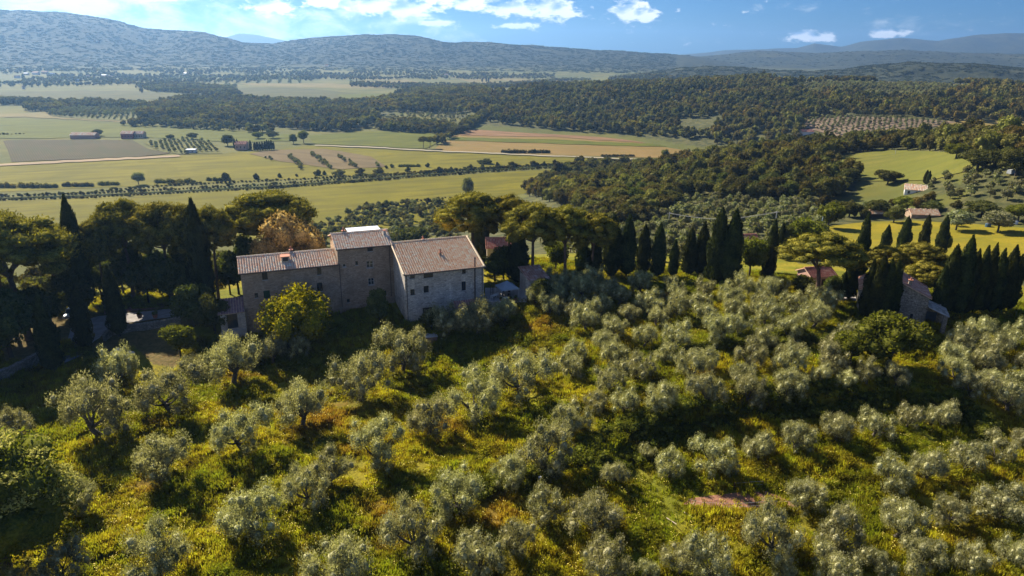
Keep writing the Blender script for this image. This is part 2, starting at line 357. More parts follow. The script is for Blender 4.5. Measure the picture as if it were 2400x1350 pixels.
def leaf_mat(name, dark, light, trans=0.35, gloss=0.0, tcol=None, rust=None, rough=.5, var_scale=1.0, clumpy=False, rv=.45, hv=.05, big=0.0):
    kw = dict(gloss=0.0, tcol=tcol, rust=rust, rough=rough, var_scale=var_scale, clumpy=clumpy, rv=rv, hv=hv, big=big)
    m, t = new_mat(name)
    oi = t.node('ShaderNodeObjectInfo'); p = t.pos()
    n = t.noise(p, 0.55 * var_scale, 2, 0.6); n2 = t.noise(p, 3.5, 2, 0.6)
    f = t.math('ADD', t.math('MULTIPLY', n, 0.6), t.math('MULTIPLY', n2, 0.75)); f = t.ramp(f, 0.42, 0.95)
    c = t.mix(f, dark, light)
    if clumpy: c = t.mix(t.ramp(t.noise(p, 1.1, 3, .6), .38, .62), t.mix(1.0, c, (.62, .62, .6), 'MULTIPLY'), c)
    r1 = t.math('SUBTRACT', oi.outputs['Random'], 0.5)
    hs = t.node('ShaderNodeHueSaturation'); t.l.new(c, hs.inputs['Color'])
    t.l.new(t.math('ADD', t.math('MULTIPLY', r1, hv), 0.5), hs.inputs['Hue'])
    t.l.new(t.math('ADD', t.math('MULTIPLY', r1, rv), 1.0), hs.inputs['Value']); c = hs.outputs[0]
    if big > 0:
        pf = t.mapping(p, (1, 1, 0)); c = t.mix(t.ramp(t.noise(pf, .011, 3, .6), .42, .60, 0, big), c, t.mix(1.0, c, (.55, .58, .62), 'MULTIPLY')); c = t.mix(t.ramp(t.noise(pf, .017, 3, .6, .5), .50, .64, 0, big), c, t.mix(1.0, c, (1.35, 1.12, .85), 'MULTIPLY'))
    if rust is not None: c = t.mix(t.ramp(t.noise(p, 0.02, 2), 0.5, 0.62), c, rust)
    d = t.node('ShaderNodeBsdfDiffuse'); t.l.new(c, d.inputs[0])
    tr = t.node('ShaderNodeBsdfTranslucent')
    tcx = t.mix(1.0, c, tcol or (1.5, 1.6, 0.5), 'MULTIPLY'); t.l.new(tcx, tr.inputs[0])
    mx = t.node('ShaderNodeMixShader'); mx.inputs[0].default_value = trans; t.l.new(d.outputs[0], mx.inputs[1]); t.l.new(tr.outputs[0], mx.inputs[2])
    out = mx.outputs[0]
    if gloss > 0:
        g = t.node('ShaderNodeBsdfGlossy'); g.inputs['Roughness'].default_value = rough; g.inputs[0].default_value = (1, 1, .96, 1)
        m2 = t.node('ShaderNodeMixShader'); m2.inputs[0].default_value = gloss; t.l.new(out, m2.inputs[1]); t.l.new(g.outputs[0], m2.inputs[2]); out = m2.outputs[0]
    finish(t, out)
    if trans > 0:
        kw.update(trans=0.0); SOLID[m.name] = leaf_mat(name + '_inner', dark, light, **kw)
    return m

# patchy meadow colour shared by the ground and the grass on it
gg = bpy.data.node_groups.new('grove_colour', 'ShaderNodeTree')
gg.interface.new_socket('Color', in_out='OUTPUT', socket_type='NodeSocketColor')
g = NT(gg); gout = g.node('NodeGroupOutput'); gpn = g.pos()
flat = g.mapping(gpn, (1, 1, 0.15))
a1 = g.noise(flat, 0.075, 4, 0.62, 0.6); a2 = g.noise(flat, 0.22, 4, 0.6, 0.4); a3 = g.noise(flat, 1.3, 4, 0.65)
gc = g.mix(g.ramp(a1, 0.40, 0.60), (0.16, 0.165, 0.012), (0.265, 0.22, 0.018))
gc = g.mix(g.ramp(a2, 0.52, 0.78, 0, .5), gc, (0.065, 0.08, 0.013))
gc = g.mix(g.ramp(g.noise(flat, 0.13, 4, 0.6, 0.5), 0.60, 0.74, 0, .5), gc, (0.19, 0.13, 0.022))
RUST = [(745, 1000, 7), (700, 960, 5), (1270, 775, 6), (890, 1195, 4), (800, 970, 5), (560, 880, 5), (1160, 1200, 4), (920, 1250, 4), (1650, 880, 4), (1560, 700, 5), (820, 1060, 4), (1060, 1000, 3), (340, 1140, 3), (1950, 700, 5)]
def add_rust():
    c = gc
    for px, py, rr in RUST:
        p = gp(px, py); vd = g.node('ShaderNodeVectorMath', operation='DISTANCE'); g.l.new(gpn, vd.inputs[0]); vd.inputs[1].default_value = p
        k = g.math('ADD', g.math('DIVIDE', vd.outputs['Value'], rr), g.math('MULTIPLY', g.math('SUBTRACT', a2, 0.5), 2.2))
        c = g.mix(g.ramp(k, 0.1, 1.3, 0.62, 0), c, (0.22, 0.115, 0.024))
    c = g.mix(g.ramp(a3, 0.35, 0.7, 0, .55), c, g.mix(0.5, c, (0.03, 0.035, 0.01)))
    g.l.new(c, gout.inputs[0])
add_rust()

def ground_material():
    m, t = new_mat('ground_soil_and_grass'); p = t.pos()
    grp = t.node('ShaderNodeGroup'); grp.node_tree = gg
    at = t.node('ShaderNodeAttribute', attribute_name='cover'); sp = t.node('ShaderNodeSeparateColor'); t.l.new(at.outputs['Color'], sp.inputs[0])
    # plain grass
    n = t.noise(t.mapping(p, (1, 1, 1)), 0.006, 4, 0.6, 1.0); n2 = t.noise(p, 0.05, 4, 0.6)
    pl = t.mix(t.ramp(n, 0.4, 0.62), (0.085, 0.09, 0.020), (0.14, 0.125, 0.025)); pl = t.mix(t.ramp(n2, 0.35, 0.7, 0, .5), pl, (0.11, 0.12, 0.035))
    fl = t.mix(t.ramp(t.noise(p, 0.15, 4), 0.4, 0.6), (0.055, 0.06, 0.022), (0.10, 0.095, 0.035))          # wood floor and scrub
    hf = t.noise(p, 0.035, 5, 0.7); hb = t.noise(p, 0.0022, 3, 0.55)
    hc = t.mix(t.ramp(hf, 0.38, 0.66), (0.022, 0.028, 0.013), (0.046, 0.050, 0.021)); hc = t.mix(t.ramp(hb, 0.60, 0.70, 0, .7), hc, (0.085, 0.085, 0.035))
    hc = t.mix(t.ramp(t.noise(t.mapping(p, (1, 1, 0)), 0.005, 4, .6), 0.5, 0.62, 0, .6), hc, (0.055, 0.058, 0.024))
    dirt = t.mix(t.ramp(t.noise(p, 0.9, 5, .7), .35, .65), (0.19, 0.13, 0.05), (0.10, 0.085, 0.025))
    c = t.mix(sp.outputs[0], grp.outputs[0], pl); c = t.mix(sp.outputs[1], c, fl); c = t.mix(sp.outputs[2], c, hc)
    c = t.mix(at.outputs['Alpha'], dirt, c)
    near = t.noise(p, 2.2, 5, 0.7)
    hb = t.math('MULTIPLY', hf, t.math('MULTIPLY', sp.outputs[2], 9.0)); nb = t.math('ADD', t.math('MULTIPLY', near, .30), hb)
    finish(t, principled(t, c, 0.95, bump(t, nb, 1.0, 1.0), 0.1)); return m
M = {}
M['ground'] = ground_material()
def field_mat(name, c1, c2, c3=None, row=None, scale=0.02, rowscale=0.25, rowamt=.5, streak=6):
    """crop field: patchy, streaked along the row direction (row = angle in radians)"""
    m, t = new_mat(name); p = t.pos(); a = row or 0.0
    q = t.mapping(p, (1, 1, 1), (0, 0, -a)); st = t.mapping(q, (1 / streak, 1, 1))
    n = t.noise(p, scale, 5, 0.62, .6); s_ = t.noise(st, 0.09, 5, 0.6); f3 = t.noise(p, 0.5, 4, .7)
    c = t.mix(t.ramp(n, 0.4, 0.62), c1, c2)
    c = t.mix(t.ramp(s_, 0.42, 0.66, 0, .8), c, c3 or tuple(x * .56 for x in c1))
    wv = t.node('ShaderNodeTexWave', wave_type='BANDS', bands_direction='Y'); t.l.new(q, wv.inputs[0]); wv.inputs['Scale'].default_value = rowscale; wv.inputs['Distortion'].default_value = 1.2
    wv.inputs['Detail'].default_value = 2; wv.inputs['Detail Scale'].default_value = .3
    c = t.mix(t.math('MULTIPLY', wv.outputs['Fac'], rowamt), c, tuple(x * .5 for x in c1))
    c = t.mix(t.ramp(f3, .35, .7, 0, .4), c, tuple(x * .55 for x in c2))
    finish(t, principled(t, c, 0.95, bump(t, f3, .8, .3), 0.1)); return m

# ------------------------------------------------------------------ terrain sheet
def build_terrain():
    th = np.concatenate([np.linspace(-180, -56, 32)[:-1], np.linspace(-56, 56, 561), np.linspace(56, 180, 32)[1:]])
    r = np.concatenate([[0.5, 8, 18, 26, 34], np.arange(40, 175, 0.75), np.exp(np.linspace(math.log(175.5), math.log(2600), 190))[1:], np.exp(np.linspace(math.log(2620), math.log(14500), 120))])
    T, Rr = np.meshgrid(np.radians(th), r); X = Rr * np.sin(T); Y = Rr * np.cos(T)
    Z = height(X, Y)
    n, k = X.shape; V = np.stack([X, Y, Z], -1).reshape(-1, 3)
    i = np.arange(n - 1)[:, None] * k + np.arange(k - 1)[None]; i = i.ravel()
    Fq = np.stack([i, i + 1, i + k + 1, i + k], 1)[:, ::-1]
    me = np_mesh('ground', V, Fq, True, [M['ground']])
    x, y, z = V.T; rr = np.hypot(x, y); px, py = project(x, y, z)
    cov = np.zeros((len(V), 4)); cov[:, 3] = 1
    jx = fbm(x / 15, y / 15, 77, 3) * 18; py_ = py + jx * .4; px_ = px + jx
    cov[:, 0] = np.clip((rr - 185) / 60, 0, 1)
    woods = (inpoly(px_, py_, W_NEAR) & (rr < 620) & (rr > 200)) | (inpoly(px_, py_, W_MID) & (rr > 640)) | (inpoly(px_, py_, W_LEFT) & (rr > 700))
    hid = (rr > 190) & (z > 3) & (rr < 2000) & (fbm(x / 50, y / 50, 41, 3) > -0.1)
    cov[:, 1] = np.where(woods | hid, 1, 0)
    hillz = np.clip((z - 12) / 20, 0, 1) * np.clip((rr - 1700) / 400, 0, 1); cov[:, 2] = hillz
    yard = [(150, 735), (300, 725), (430, 720), (500, 715), (500, 745), (400, 770), (420, 800), (440, 835), (400, 860), (350, 850), (310, 810), (240, 830), (160, 800), (60, 850), (0, 850), (0, 780)]
    cov[:, 3] = np.where(inpoly(px_, py_, yard) & (rr < 170), 0, 1)
    ca = me.color_attributes.new('cover', 'FLOAT_COLOR', 'POINT'); ca.data.foreach_set('color', cov.astype(np.float32).ravel())
    tag(link('ground', me), kind='structure')
build_terrain()

def sheet(name, poly, mat, lift=0.25, flat=None, grid=None):
    """a patch of ground cover draped on the terrain inside an outline"""
    P = []
    for i in range(len(poly)):
        a = np.array(poly[i], float); b = np.array(poly[(i + 1) % len(poly)], float); k = max(1, int(np.linalg.norm(b - a) / 10))
        for j in range(k):
            q = a + (b - a) * j / k; P.append(q)
    P = np.array(P); n = len(P)
    jit = np.stack([fbm(P[:, 0] / 25, P[:, 1] / 12, 5, 2), fbm(P[:, 0] / 25, P[:, 1] / 12, 8, 2)], 1) * [6, 1.5]; P = P + jit
    if flat is not None:
        Wp = atz(P[:, 0], P[:, 1], 0.0); Wp[:, 2] = lift
        me = bpy.data.meshes.new(name); me.from_pydata([tuple(q) for q in Wp], [], [tuple(range(n))])
        if me.polygons[0].normal.z < 0: me.flip_normals()
    else:
        x0, y0 = P.min(0); x1, y1 = P.max(0); g_ = grid or 9
        gx, gy = np.meshgrid(np.arange(x0 + 2, x1, g_), np.arange(y0 + 1, y1, g_ * .5)); gx = gx.ravel(); gy = gy.ravel(); ins = inpoly(gx, gy, P)
        pts = [Vector(q) for q in P] + [Vector((a, b)) for a, b in zip(gx[ins], gy[ins])]
        res = delaunay_2d_cdt(pts, [(i, (i + 1) % n) for i in range(n)], [], 1, 1e-4)
        vv = np.array([list(q) for q in res[0]]); Wp = raycast(vv[:, 0], vv[:, 1]); Wp[:, 2] += lift
        me = bpy.data.meshes.new(name); me.from_pydata([tuple(q) for q in Wp], [], [tuple(f) for f in res[2]])
        nz = sum(p_.normal.z for p_ in me.polygons)
        if nz < 0: me.flip_normals()
    me.materials.append(mat); me.update()
    return tag(link(name, me), kind='structure')

def dirang(a, b):      # world heading of a pixel segment on the plain
    p = atz(*a, 0); q = atz(*b, 0); return math.atan2(q[1] - p[1], q[0] - p[0])
A_riv = dirang((0, 465), (1000, 405))
gA = field_mat('crop_green', (0.145, 0.132, 0.003), (0.205, 0.175, 0.004), row=A_riv, rowscale=.12)
gB = field_mat('crop_lime', (0.10, 0.115, 0.004), (0.13, 0.135, 0.005), row=A_riv, rowscale=.1)
gT = field_mat('stubble_tan', (0.22, 0.145, 0.04), (0.26, 0.17, 0.05), (0.18, 0.145, 0.035), row=dirang((1050, 330), (1650, 355)), rowscale=.1)
gP = field_mat('ploughed_pink', (0.23, 0.13, 0.06), (0.27, 0.155, 0.07), (0.13, 0.085, 0.045), row=dirang((1100, 290), (1600, 330)), rowscale=.1)
gV = field_mat('vineyard_soil', (0.07, 0.056, 0.016), (0.09, 0.07, 0.02), (0.055, 0.06, 0.012), row=dirang((120, 332), (160, 376)), rowscale=.16, rowamt=.7)
gBr = field_mat('ploughed_brown', (0.16, 0.115, 0.045), (0.18, 0.13, 0.052), row=dirang((620, 362), (860, 385)), rowscale=.12)
gO = field_mat('orchard_grass', (0.12, 0.125, 0.022), (0.15, 0.14, 0.025), row=dirang((380, 345), (480, 340)), rowscale=.1)
gF = field_mat('far_pasture', (0.085, 0.09, 0.02), (0.12, 0.11, 0.026), row=.3, rowscale=.03)
gFy = field_mat('far_straw', (0.20, 0.165, 0.05), (0.25, 0.20, 0.065), row=.2, rowscale=.03)
gTr = simple_mat('dirt_track', (0.25, 0.175, 0.085), .95, .15, .02)
gRoad = simple_mat('white_gravel', (0.28, 0.24, 0.15), .95, .1, .02)
gMe = field_mat('meadow_green', (0.135, 0.14, 0.022), (0.18, 0.165, 0.03), (0.10, 0.11, 0.02), row=rad(-10), rowscale=.3, scale=.03)
gYe = field_mat('hay_meadow', (0.21, 0.18, 0.012), (0.29, 0.225, 0.016), (0.15, 0.15, 0.018), row=rad(5), rowscale=.5, scale=.06)
gPk = field_mat('grove_soil', (0.22, 0.165, 0.105), (0.25, 0.18, 0.12), row=0.3, rowscale=.1)
sheet('green_field', [(-150, 345), (-10, 384), (30, 381), (400, 367), (640, 352), (720, 342), (1000, 356), (1300, 369), (1480, 370), (1350, 380), (1050, 398), (860, 412), (600, 425), (0, 450), (-250, 462)], gA, .2, flat=1)
sheet('crop_field', [(-250, 480), (0, 470), (400, 455), (850, 425), (1250, 400), (1480, 390), (1460, 420), (1200, 470), (1000, 520), (850, 560), (300, 560), (-300, 600)], gA, .2, flat=1)
sheet('stubble_field', [(1105, 285), (1180, 292), (1300, 306), (1400, 313), (1650, 332), (1745, 358), (1660, 372), (1480, 369), (1300, 364), (1015, 352), (1050, 325)], gT, .2, flat=1)
sheet('ploughed_field', [(1105, 287), (1180, 294), (1300, 307), (1400, 314), (1640, 332), (1690, 343), (1500, 335), (1300, 322), (1080, 318), (1075, 305)], gP, .55, flat=1)
sheet('green_strip', [(1050, 322), (1300, 328), (1500, 337), (1640, 345), (1500, 344), (1300, 338), (1045, 329)], gB, .6, flat=1)
sheet('lime_field', [(720, 318), (890, 308), (1045, 315), (1038, 328), (1000, 350), (860, 343), (735, 338)], gB, .55, flat=1)
sheet('brown_field', [(585, 362), (640, 352), (760, 350), (870, 368), (905, 392), (800, 398), (660, 380)], gBr, .55, flat=1)
sheet('vineyard_field', [(8, 331), (60, 328), (310, 329), (345, 348), (400, 361), (330, 368), (30, 381)], gV, .55, flat=1)
sheet('orchard_field', [(335, 335), (430, 325), (495, 332), (512, 346), (520, 360), (420, 363), (380, 357)], gO, .55, flat=1)
sheet('upper_field', [(-250, 300), (0, 276), (180, 284), (330, 292), (600, 310), (700, 318), (690, 330), (560, 335), (345, 322), (0, 326), (-250, 330)], gB, .5, flat=1)
sheet('far_track', [(-200, 272), (60, 266), (180, 256), (330, 262), (328, 290), (180, 281), (60, 275), (-200, 279)], gFy, .55, flat=1)
sheet('grove_grass_field', [(110, 262), (190, 254), (320, 258), (325, 287), (200, 280), (120, 274)], gO, .9, flat=1)
sheet('far_pasture', [(-300, 222), (0, 216), (190, 213), (330, 213), (430, 226), (300, 240), (100, 243), (-300, 245)], gF, .5, flat=1)
sheet('far_meadow', [(440, 236), (520, 222), (570, 206), (700, 206), (860, 222), (780, 240), (640, 239), (520, 240)], gF, .5, flat=1)
sheet('far_hay_field', [(840, 168), (900, 176), (1000, 196), (1090, 203), (940, 200), (800, 186), (740, 178)], gFy, .5, flat=1)
sheet('far_hay_meadow', [(1040, 178), (1180, 175), (1340, 190), (1260, 198), (1140, 200)], gFy, .5, flat=1)
sheet('far_green_field', [(790, 222), (950, 218), (870, 232), (800, 234)], gB, .6, flat=1)
sheet('straw_strip', [(560, 196), (760, 196), (980, 204), (860, 208), (600, 202)], gFy, .5, flat=1)
sheet('hill_field', [(1195, 214), (1260, 203), (1330, 206), (1330, 216), (1240, 221)], gFy, .6)
sheet('track', [(-250, 392), (0, 386), (150, 378), (420, 365), (425, 369), (150, 383), (0, 391), (-250, 398)], gTr, .8, flat=1)
sheet('road', [(738, 341), (860, 345), (1000, 353), (1300, 366), (1560, 376), (1560, 378), (1300, 368.5), (1000, 355.5), (860, 347.5), (738, 343)], gRoad, .9, flat=1)
sheet('meadow', MEADOW, gMe, .35, grid=12)
sheet('yellow_field', YFIELD, gYe, .12, grid=12)
sheet('grove_slope', PINKGROVE, gPk, .5, grid=12)
sheet('crest_field', [(1905, 196), (2000, 191), (2150, 193), (2420, 203), (2420, 213), (2300, 204), (2150, 200), (2000, 202), (1930, 205)], gFy, .8, grid=12)
sheet('sunny_slope', [(2195, 296), (2240, 285), (2420, 275), (2420, 325), (2320, 322), (2260, 318)], field_mat('sunny_grass', (0.28, 0.22, 0.06), (0.33, 0.24, 0.08), row=.2), .4, grid=12)
water = simple_mat('canal_water', (0.02, 0.03, 0.012), .9, .2, .1, .0)
def strip_flat(name, pts, wid, mat, lift):
    P = [atz(*p, 0) for p in pts]; V = []; n = len(P)
    for i, p in enumerate(P):
        d = P[min(i + 1, n - 1)] - P[max(i - 1, 0)]; d = d[:2] / np.linalg.norm(d[:2]); nn = np.array([-d[1], d[0]]) * wid / 2
        V += [(p[0] + nn[0], p[1] + nn[1], lift), (p[0] - nn[0], p[1] - nn[1], lift)]
    me = bpy.data.meshes.new(name); me.from_pydata(V, [], [(2 * i, 2 * i + 1, 2 * i + 3, 2 * i + 2) for i in range(n - 1)]); me.materials.append(mat)
    if me.polygons[0].normal.z < 0: me.flip_normals()
    return tag(link(name, me), kind='structure')
RIV = [(-300, 485), (0, 466), (200, 460), (400, 450), (620, 439), (800, 426), (1000, 410), (1200, 396), (1400, 384), (1520, 377)]
strip_flat('canal', RIV, 3.0, water, .5)

# ------------------------------------------------------------------ fast ground height from the built sheet
_TH = np.radians(np.linspace(-60, 60, 601)); _LR = np.concatenate([np.linspace(math.log(30), math.log(400), 420), np.linspace(math.log(400), math.log(15000), 330)[1:]])
_tt, _rr = np.meshgrid(_TH, np.exp(_LR)); _HG = height(_rr * np.sin(_tt), _rr * np.cos(_tt))
_slow_height = height
def height(x, y):
    x = np.asarray(x, float); y = np.asarray(y, float); th = np.arctan2(x, y); lr = np.log(np.clip(np.hypot(x, y), 30.01, 14900))
    u = np.clip((th - _TH[0]) / (_TH[1] - _TH[0]), 0, 599.999); v = np.clip(np.interp(lr, _LR, np.arange(len(_LR))), 0, len(_LR) - 1.001)
    i = u.astype(int); j = v.astype(int); fu = u - i; fv = v - j
    return (_HG[j, i] * (1 - fu) + _HG[j, i + 1] * fu) * (1 - fv) + (_HG[j + 1, i] * (1 - fu) + _HG[j + 1, i + 1] * fu) * fv

def h_for(p, ytop):
    lo, hi = .3, 60.0
    for _ in range(24):
        m = (lo + hi) / 2; y = project(np.array([p[0]]), np.array([p[1]]), np.array([p[2] + m]))[1][0]
        if y > ytop: lo = m
        else: hi = m
    return lo


# ------------------------------------------------------------------ building materials
def stone_mat(name, c1, c2, mortar, sx=.42, sz=.2):
    m, t = new_mat(name); p = t.objpos(); q = t.mapping(p, (1 / sx, 1 / sx, 1 / sz))
    wob = t.node('ShaderNodeVectorMath', operation='ADD'); t.l.new(q, wob.inputs[0])
    nz = t.node('ShaderNodeTexNoise'); nz.inputs['Scale'].default_value = 1.3; t.l.new(q, nz.inputs['Vector']); t.l.new(nz.outputs['Color'], wob.inputs[1])
    v = t.node('ShaderNodeTexVoronoi', feature='F1'); t.l.new(wob.outputs[0], v.inputs['Vector']); v.inputs['Scale'].default_value = 1
    e = t.node('ShaderNodeTexVoronoi', feature='DISTANCE_TO_EDGE'); t.l.new(wob.outputs[0], e.inputs['Vector']); e.inputs['Scale'].default_value = 1
    sp = t.node('ShaderNodeSeparateColor'); t.l.new(v.outputs['Color'], sp.inputs[0])
    c = t.mix(sp.outputs[0], c1, c2); c = t.mix(t.ramp(sp.outputs[1], .75, 1, 0, .6), c, tuple(x * .4 for x in c1))
    big = t.noise(p, .28, 5, .65, .5); c = t.mix(t.ramp(big, .42, .68, 0, .55), c, tuple(x * .55 for x in c1))
    c = t.mix(t.ramp(t.noise(t.mapping(p, (1, 1, .25)), .9, 4, .6), .55, .72, 0, .5), c, tuple(min(1, x * 1.35) for x in c2))
    c = t.mix(t.ramp(e.outputs['Distance'], 0, .13, .75, 0), c, mortar)
    h = t.math('ADD', t.ramp(e.outputs['Distance'], 0, .2), t.math('MULTIPLY', t.noise(p, 9, 3), .5))
    finish(t, principled(t, c, .92, bump(t, h, .9, .06), .15)); return m
def tile_mat(name, cols):
    m, t = new_mat(name); p = t.objpos(); at = t.node('ShaderNodeAttribute', attribute_name='tone')
    c = t.mix(t.ramp(at.outputs['Fac'], .1, .6), cols[0], cols[1]); c = t.mix(t.ramp(at.outputs['Fac'], .7, .95), c, cols[2])
    c = t.mix(t.ramp(t.noise(p, .5, 5, .65), .48, .7, 0, .55), c, cols[3]); c = t.mix(t.ramp(t.noise(p, 7, 4, .7), .58, .85, 0, .4), c, tuple(x * .6 for x in cols[0]))
    finish(t, principled(t, c, .88, bump(t, t.noise(p, 14, 3), .5, .02), .2)); return m
stone_warm = stone_mat('rubble_stone_warm', (.38, .265, .175), (.56, .42, .295), (.44, .34, .245))
stone_grey = stone_mat('rubble_stone_grey', (.52, .46, .385), (.76, .69, .59), (.40, .35, .29), .5, .24)
stone_dry = stone_mat('dry_stone', (.26, .23, .19), (.42, .38, .32), (.10, .09, .07), .5, .25)
tile_old = tile_mat('weathered_tiles', [(.72, .38, .20), (.80, .54, .32), (.80, .69, .48), (.80, .60, .37)])
tile_pink = tile_mat('faded_tiles', [(.75, .42, .25), (.80, .57, .38), (.80, .73, .56), (.80, .64, .44)])
tile_red = tile_mat('red_tiles', [(.42, .13, .09), (.52, .18, .12), (.58, .30, .22), (.40, .2, .15)])
tile_dull = tile_mat('dull_red_tiles', [(.30, .13, .11), (.40, .2, .17), (.5, .32, .28), (.36, .22, .2)])
tile_grey = tile_mat('stone_slabs', [(.22, .2, .17), (.33, .3, .26), (.42, .38, .32), (.36, .32, .27)])
wood_dark = simple_mat('dark_wood', (.055, .035, .022), .8, .3, 5)
wood_pale = simple_mat('pale_wood', (.45, .36, .26), .85, .2, 5)
wood_green = simple_mat('green_shutter_paint', (.03, .07, .045), .6, .2, 5)
frame_white = simple_mat('white_frame_paint', (.62, .60, .56), .5, .1, 5)
metal_brown = simple_mat('brown_gutter_metal', (.07, .045, .035), .45, .2, 3, .5)
plaster_pink = simple_mat('pink_plaster', (.50, .30, .23), .9, .12, 1.2)
plaster_white = simple_mat('white_plaster', (.72, .70, .66), .9, .08, 1)
plaster_ochre = simple_mat('ochre_plaster', (.52, .42, .30), .9, .12, 1.2)
concrete = simple_mat('worn_concrete', (.40, .38, .35), .9, .15, 1.5)
terracotta = simple_mat('terracotta', (.42, .17, .10), .8, .2, 4)
roof_bed = simple_mat('old_tile_bed', (.58, .40, .28), .9, .2, 3)
dark_in = simple_mat('dark_interior', (.015, .013, .012), .9, .2, 2)
gm, gt = new_mat('window_glass'); finish(gt, principled(gt, (.03, .04, .055), .08, None, .6)); glass = gm
paving = field_mat('stone_paving', (.46, .42, .38), (.52, .48, .43), row=0.4, rowscale=.6, rowamt=.15)
gravel = simple_mat('pale_gravel', (.30, .28, .26), .95, .25, .8)
fabric_blue = simple_mat('grey_blue_canopy', (.27, .33, .39), .85, .06, 1)
white_sheet = simple_mat('white_sheet_metal', (.75, .78, .82), .4, .05, 1, .5)

def wall_panel(mb, A, D, N, L, z0, z1, op=(), th=.28):
    """a wall face with rectangular openings and their reveals; A start, D along, N outward"""
    A = Vector(A); D = Vector(D); N = Vector(N); us = sorted({0, L, *[o[0] for o in op], *[o[1] for o in op]}); zs = sorted({z0, z1, *[o[2] for o in op], *[o[3] for o in op]})
    P = lambda u, z, d=0: (A.x + D.x * u - N.x * d, A.y + D.y * u - N.y * d, z)
    for i in range(len(us) - 1):
        for j in range(len(zs) - 1):
            cu_, cz = (us[i] + us[i + 1]) / 2, (zs[j] + zs[j + 1]) / 2
            if any(o[0] < cu_ < o[1] and o[2] < cz < o[3] for o in op): continue
            mb.poly([P(us[i], zs[j]), P(us[i + 1], zs[j]), P(us[i + 1], zs[j + 1]), P(us[i], zs[j + 1])], [(0, 1, 2, 3)])
    for a, b, c, d in op:
        for q in ([(a, c), (b, c)], [(b, c), (b, d)], [(b, d), (a, d)], [(a, d), (a, c)]):
            (u1, z1_), (u2, z2) = q; mb.poly([P(u1, z1_), P(u2, z2), P(u2, z2, th), P(u1, z1_, th)], [(0, 1, 2, 3)])
def opening_fill(root, A, D, N, o, kind='window', inset=.2, name=None):
    """window or door standing in an opening: frame with bars, pane, sill as sub-parts"""
    A = Vector(A); D = Vector(D); N = Vector(N); a, b, c, d = o; mid = A + D * ((a + b) / 2) - N * inset; rot = math.atan2(D.y, D.x); w_, h_ = b - a, d - c
    mat = frame_white if kind == 'white_window' else wood_dark; fr = MB(); t = .07
    fr.box(-w_ / 2, w_ / 2, -.04, .03, 0, t).box(-w_ / 2, w_ / 2, -.04, .03, h_ - t, h_).box(-w_ / 2, -w_ / 2 + t, -.04, .03, t, h_ - t).box(w_ / 2 - t, w_ / 2, -.04, .03, t, h_ - t)
    if w_ > .7: fr.box(-.035, .035, -.045, .025, t, h_ - t)
    if h_ > 1.1: fr.box(-w_ / 2 + t, -.035, -.03, .02, h_ * .55, h_ * .55 + .04).box(.035, w_ / 2 - t, -.03, .02, h_ * .55, h_ * .55 + .04)
    wn = fr.build(name or 'window', mat, root, (mid.x, mid.y, c)); wn.rotation_euler.z = rot
    MB().box(-w_ / 2, w_ / 2, .035, .05, 0, h_).build('pane', glass, wn)
    if h_ > .6: MB().box(-w_ / 2 - .12, w_ / 2 + .12, -inset - .09, -.045, -.12, -.005).build('sill', concrete, wn)
    return wn
def tiled_roof(root, E0, D, L, Sv, Ls, mat, name='roof_tiles', dx=.46, dy=.52, seed=1, thick=.10):
    """barrel tiles laid in overlapping rows: E0 eave corner, D along the eave, Sv up the slope"""
    r = np.random.default_rng(seed); E0 = np.array(E0, float); D = np.array(D, float); Sv = np.array(Sv, float); Sv /= np.linalg.norm(Sv); Nn = np.cross(D, Sv); Nn *= np.sign(Nn[2])
    nc = int(L / dx); nr = int(Ls / dy); dx = L / nc; dy = Ls / nr; V = []; Fc = []; tone = []
    for c in range(nc):
        sag = 0
        for k in range(nr):
            x0 = (c + .5) * dx + r.normal() * .012; lo = k * dy - .05 + r.normal() * .02; hi = (k + 1) * dy + .03; b = len(V); tn = r.random()
            for yy, rr_, up in ((lo, .175, .095), (hi, .14, .045)):
                for an in (-1.25, -.45, .45, 1.25):
                    V.append(E0 + D * (x0 + math.sin(an) * rr_ * dx / .36) + Sv * yy + Nn * (up * .55 + (math.cos(an) - .3) * rr_ * .62))
            Fc += [(b, b + 1, b + 5, b + 4), (b + 1, b + 2, b + 6, b + 5), (b + 2, b + 3, b + 7, b + 6), (b, b + 3, b + 2, b + 1)]; tone += [tn] * 4
    me = np_mesh(name, np.array(V), np.array(Fc), False, [mat]); at = me.attributes.new('tone', 'FLOAT', 'FACE'); at.data.foreach_set('value', np.array(tone, np.float32))
    o = link(name, me, root); o['kind'] = 'stuff'
    mb = MB(); q = [E0, E0 + D * L, E0 + D * L + Sv * Ls, E0 + Sv * Ls]; P = [tuple(p + Nn * .02) for p in q] + [tuple(p - Nn * thick) for p in q]
    mb.poly(P, [(0, 1, 2, 3), (7, 6, 5, 4), (0, 4, 5, 1), (1, 5, 6, 2), (2, 6, 7, 3), (3, 7, 4, 0)]).build('roof', roof_bed if mat is not tile_grey else concrete, root)
_rt_cache = {}
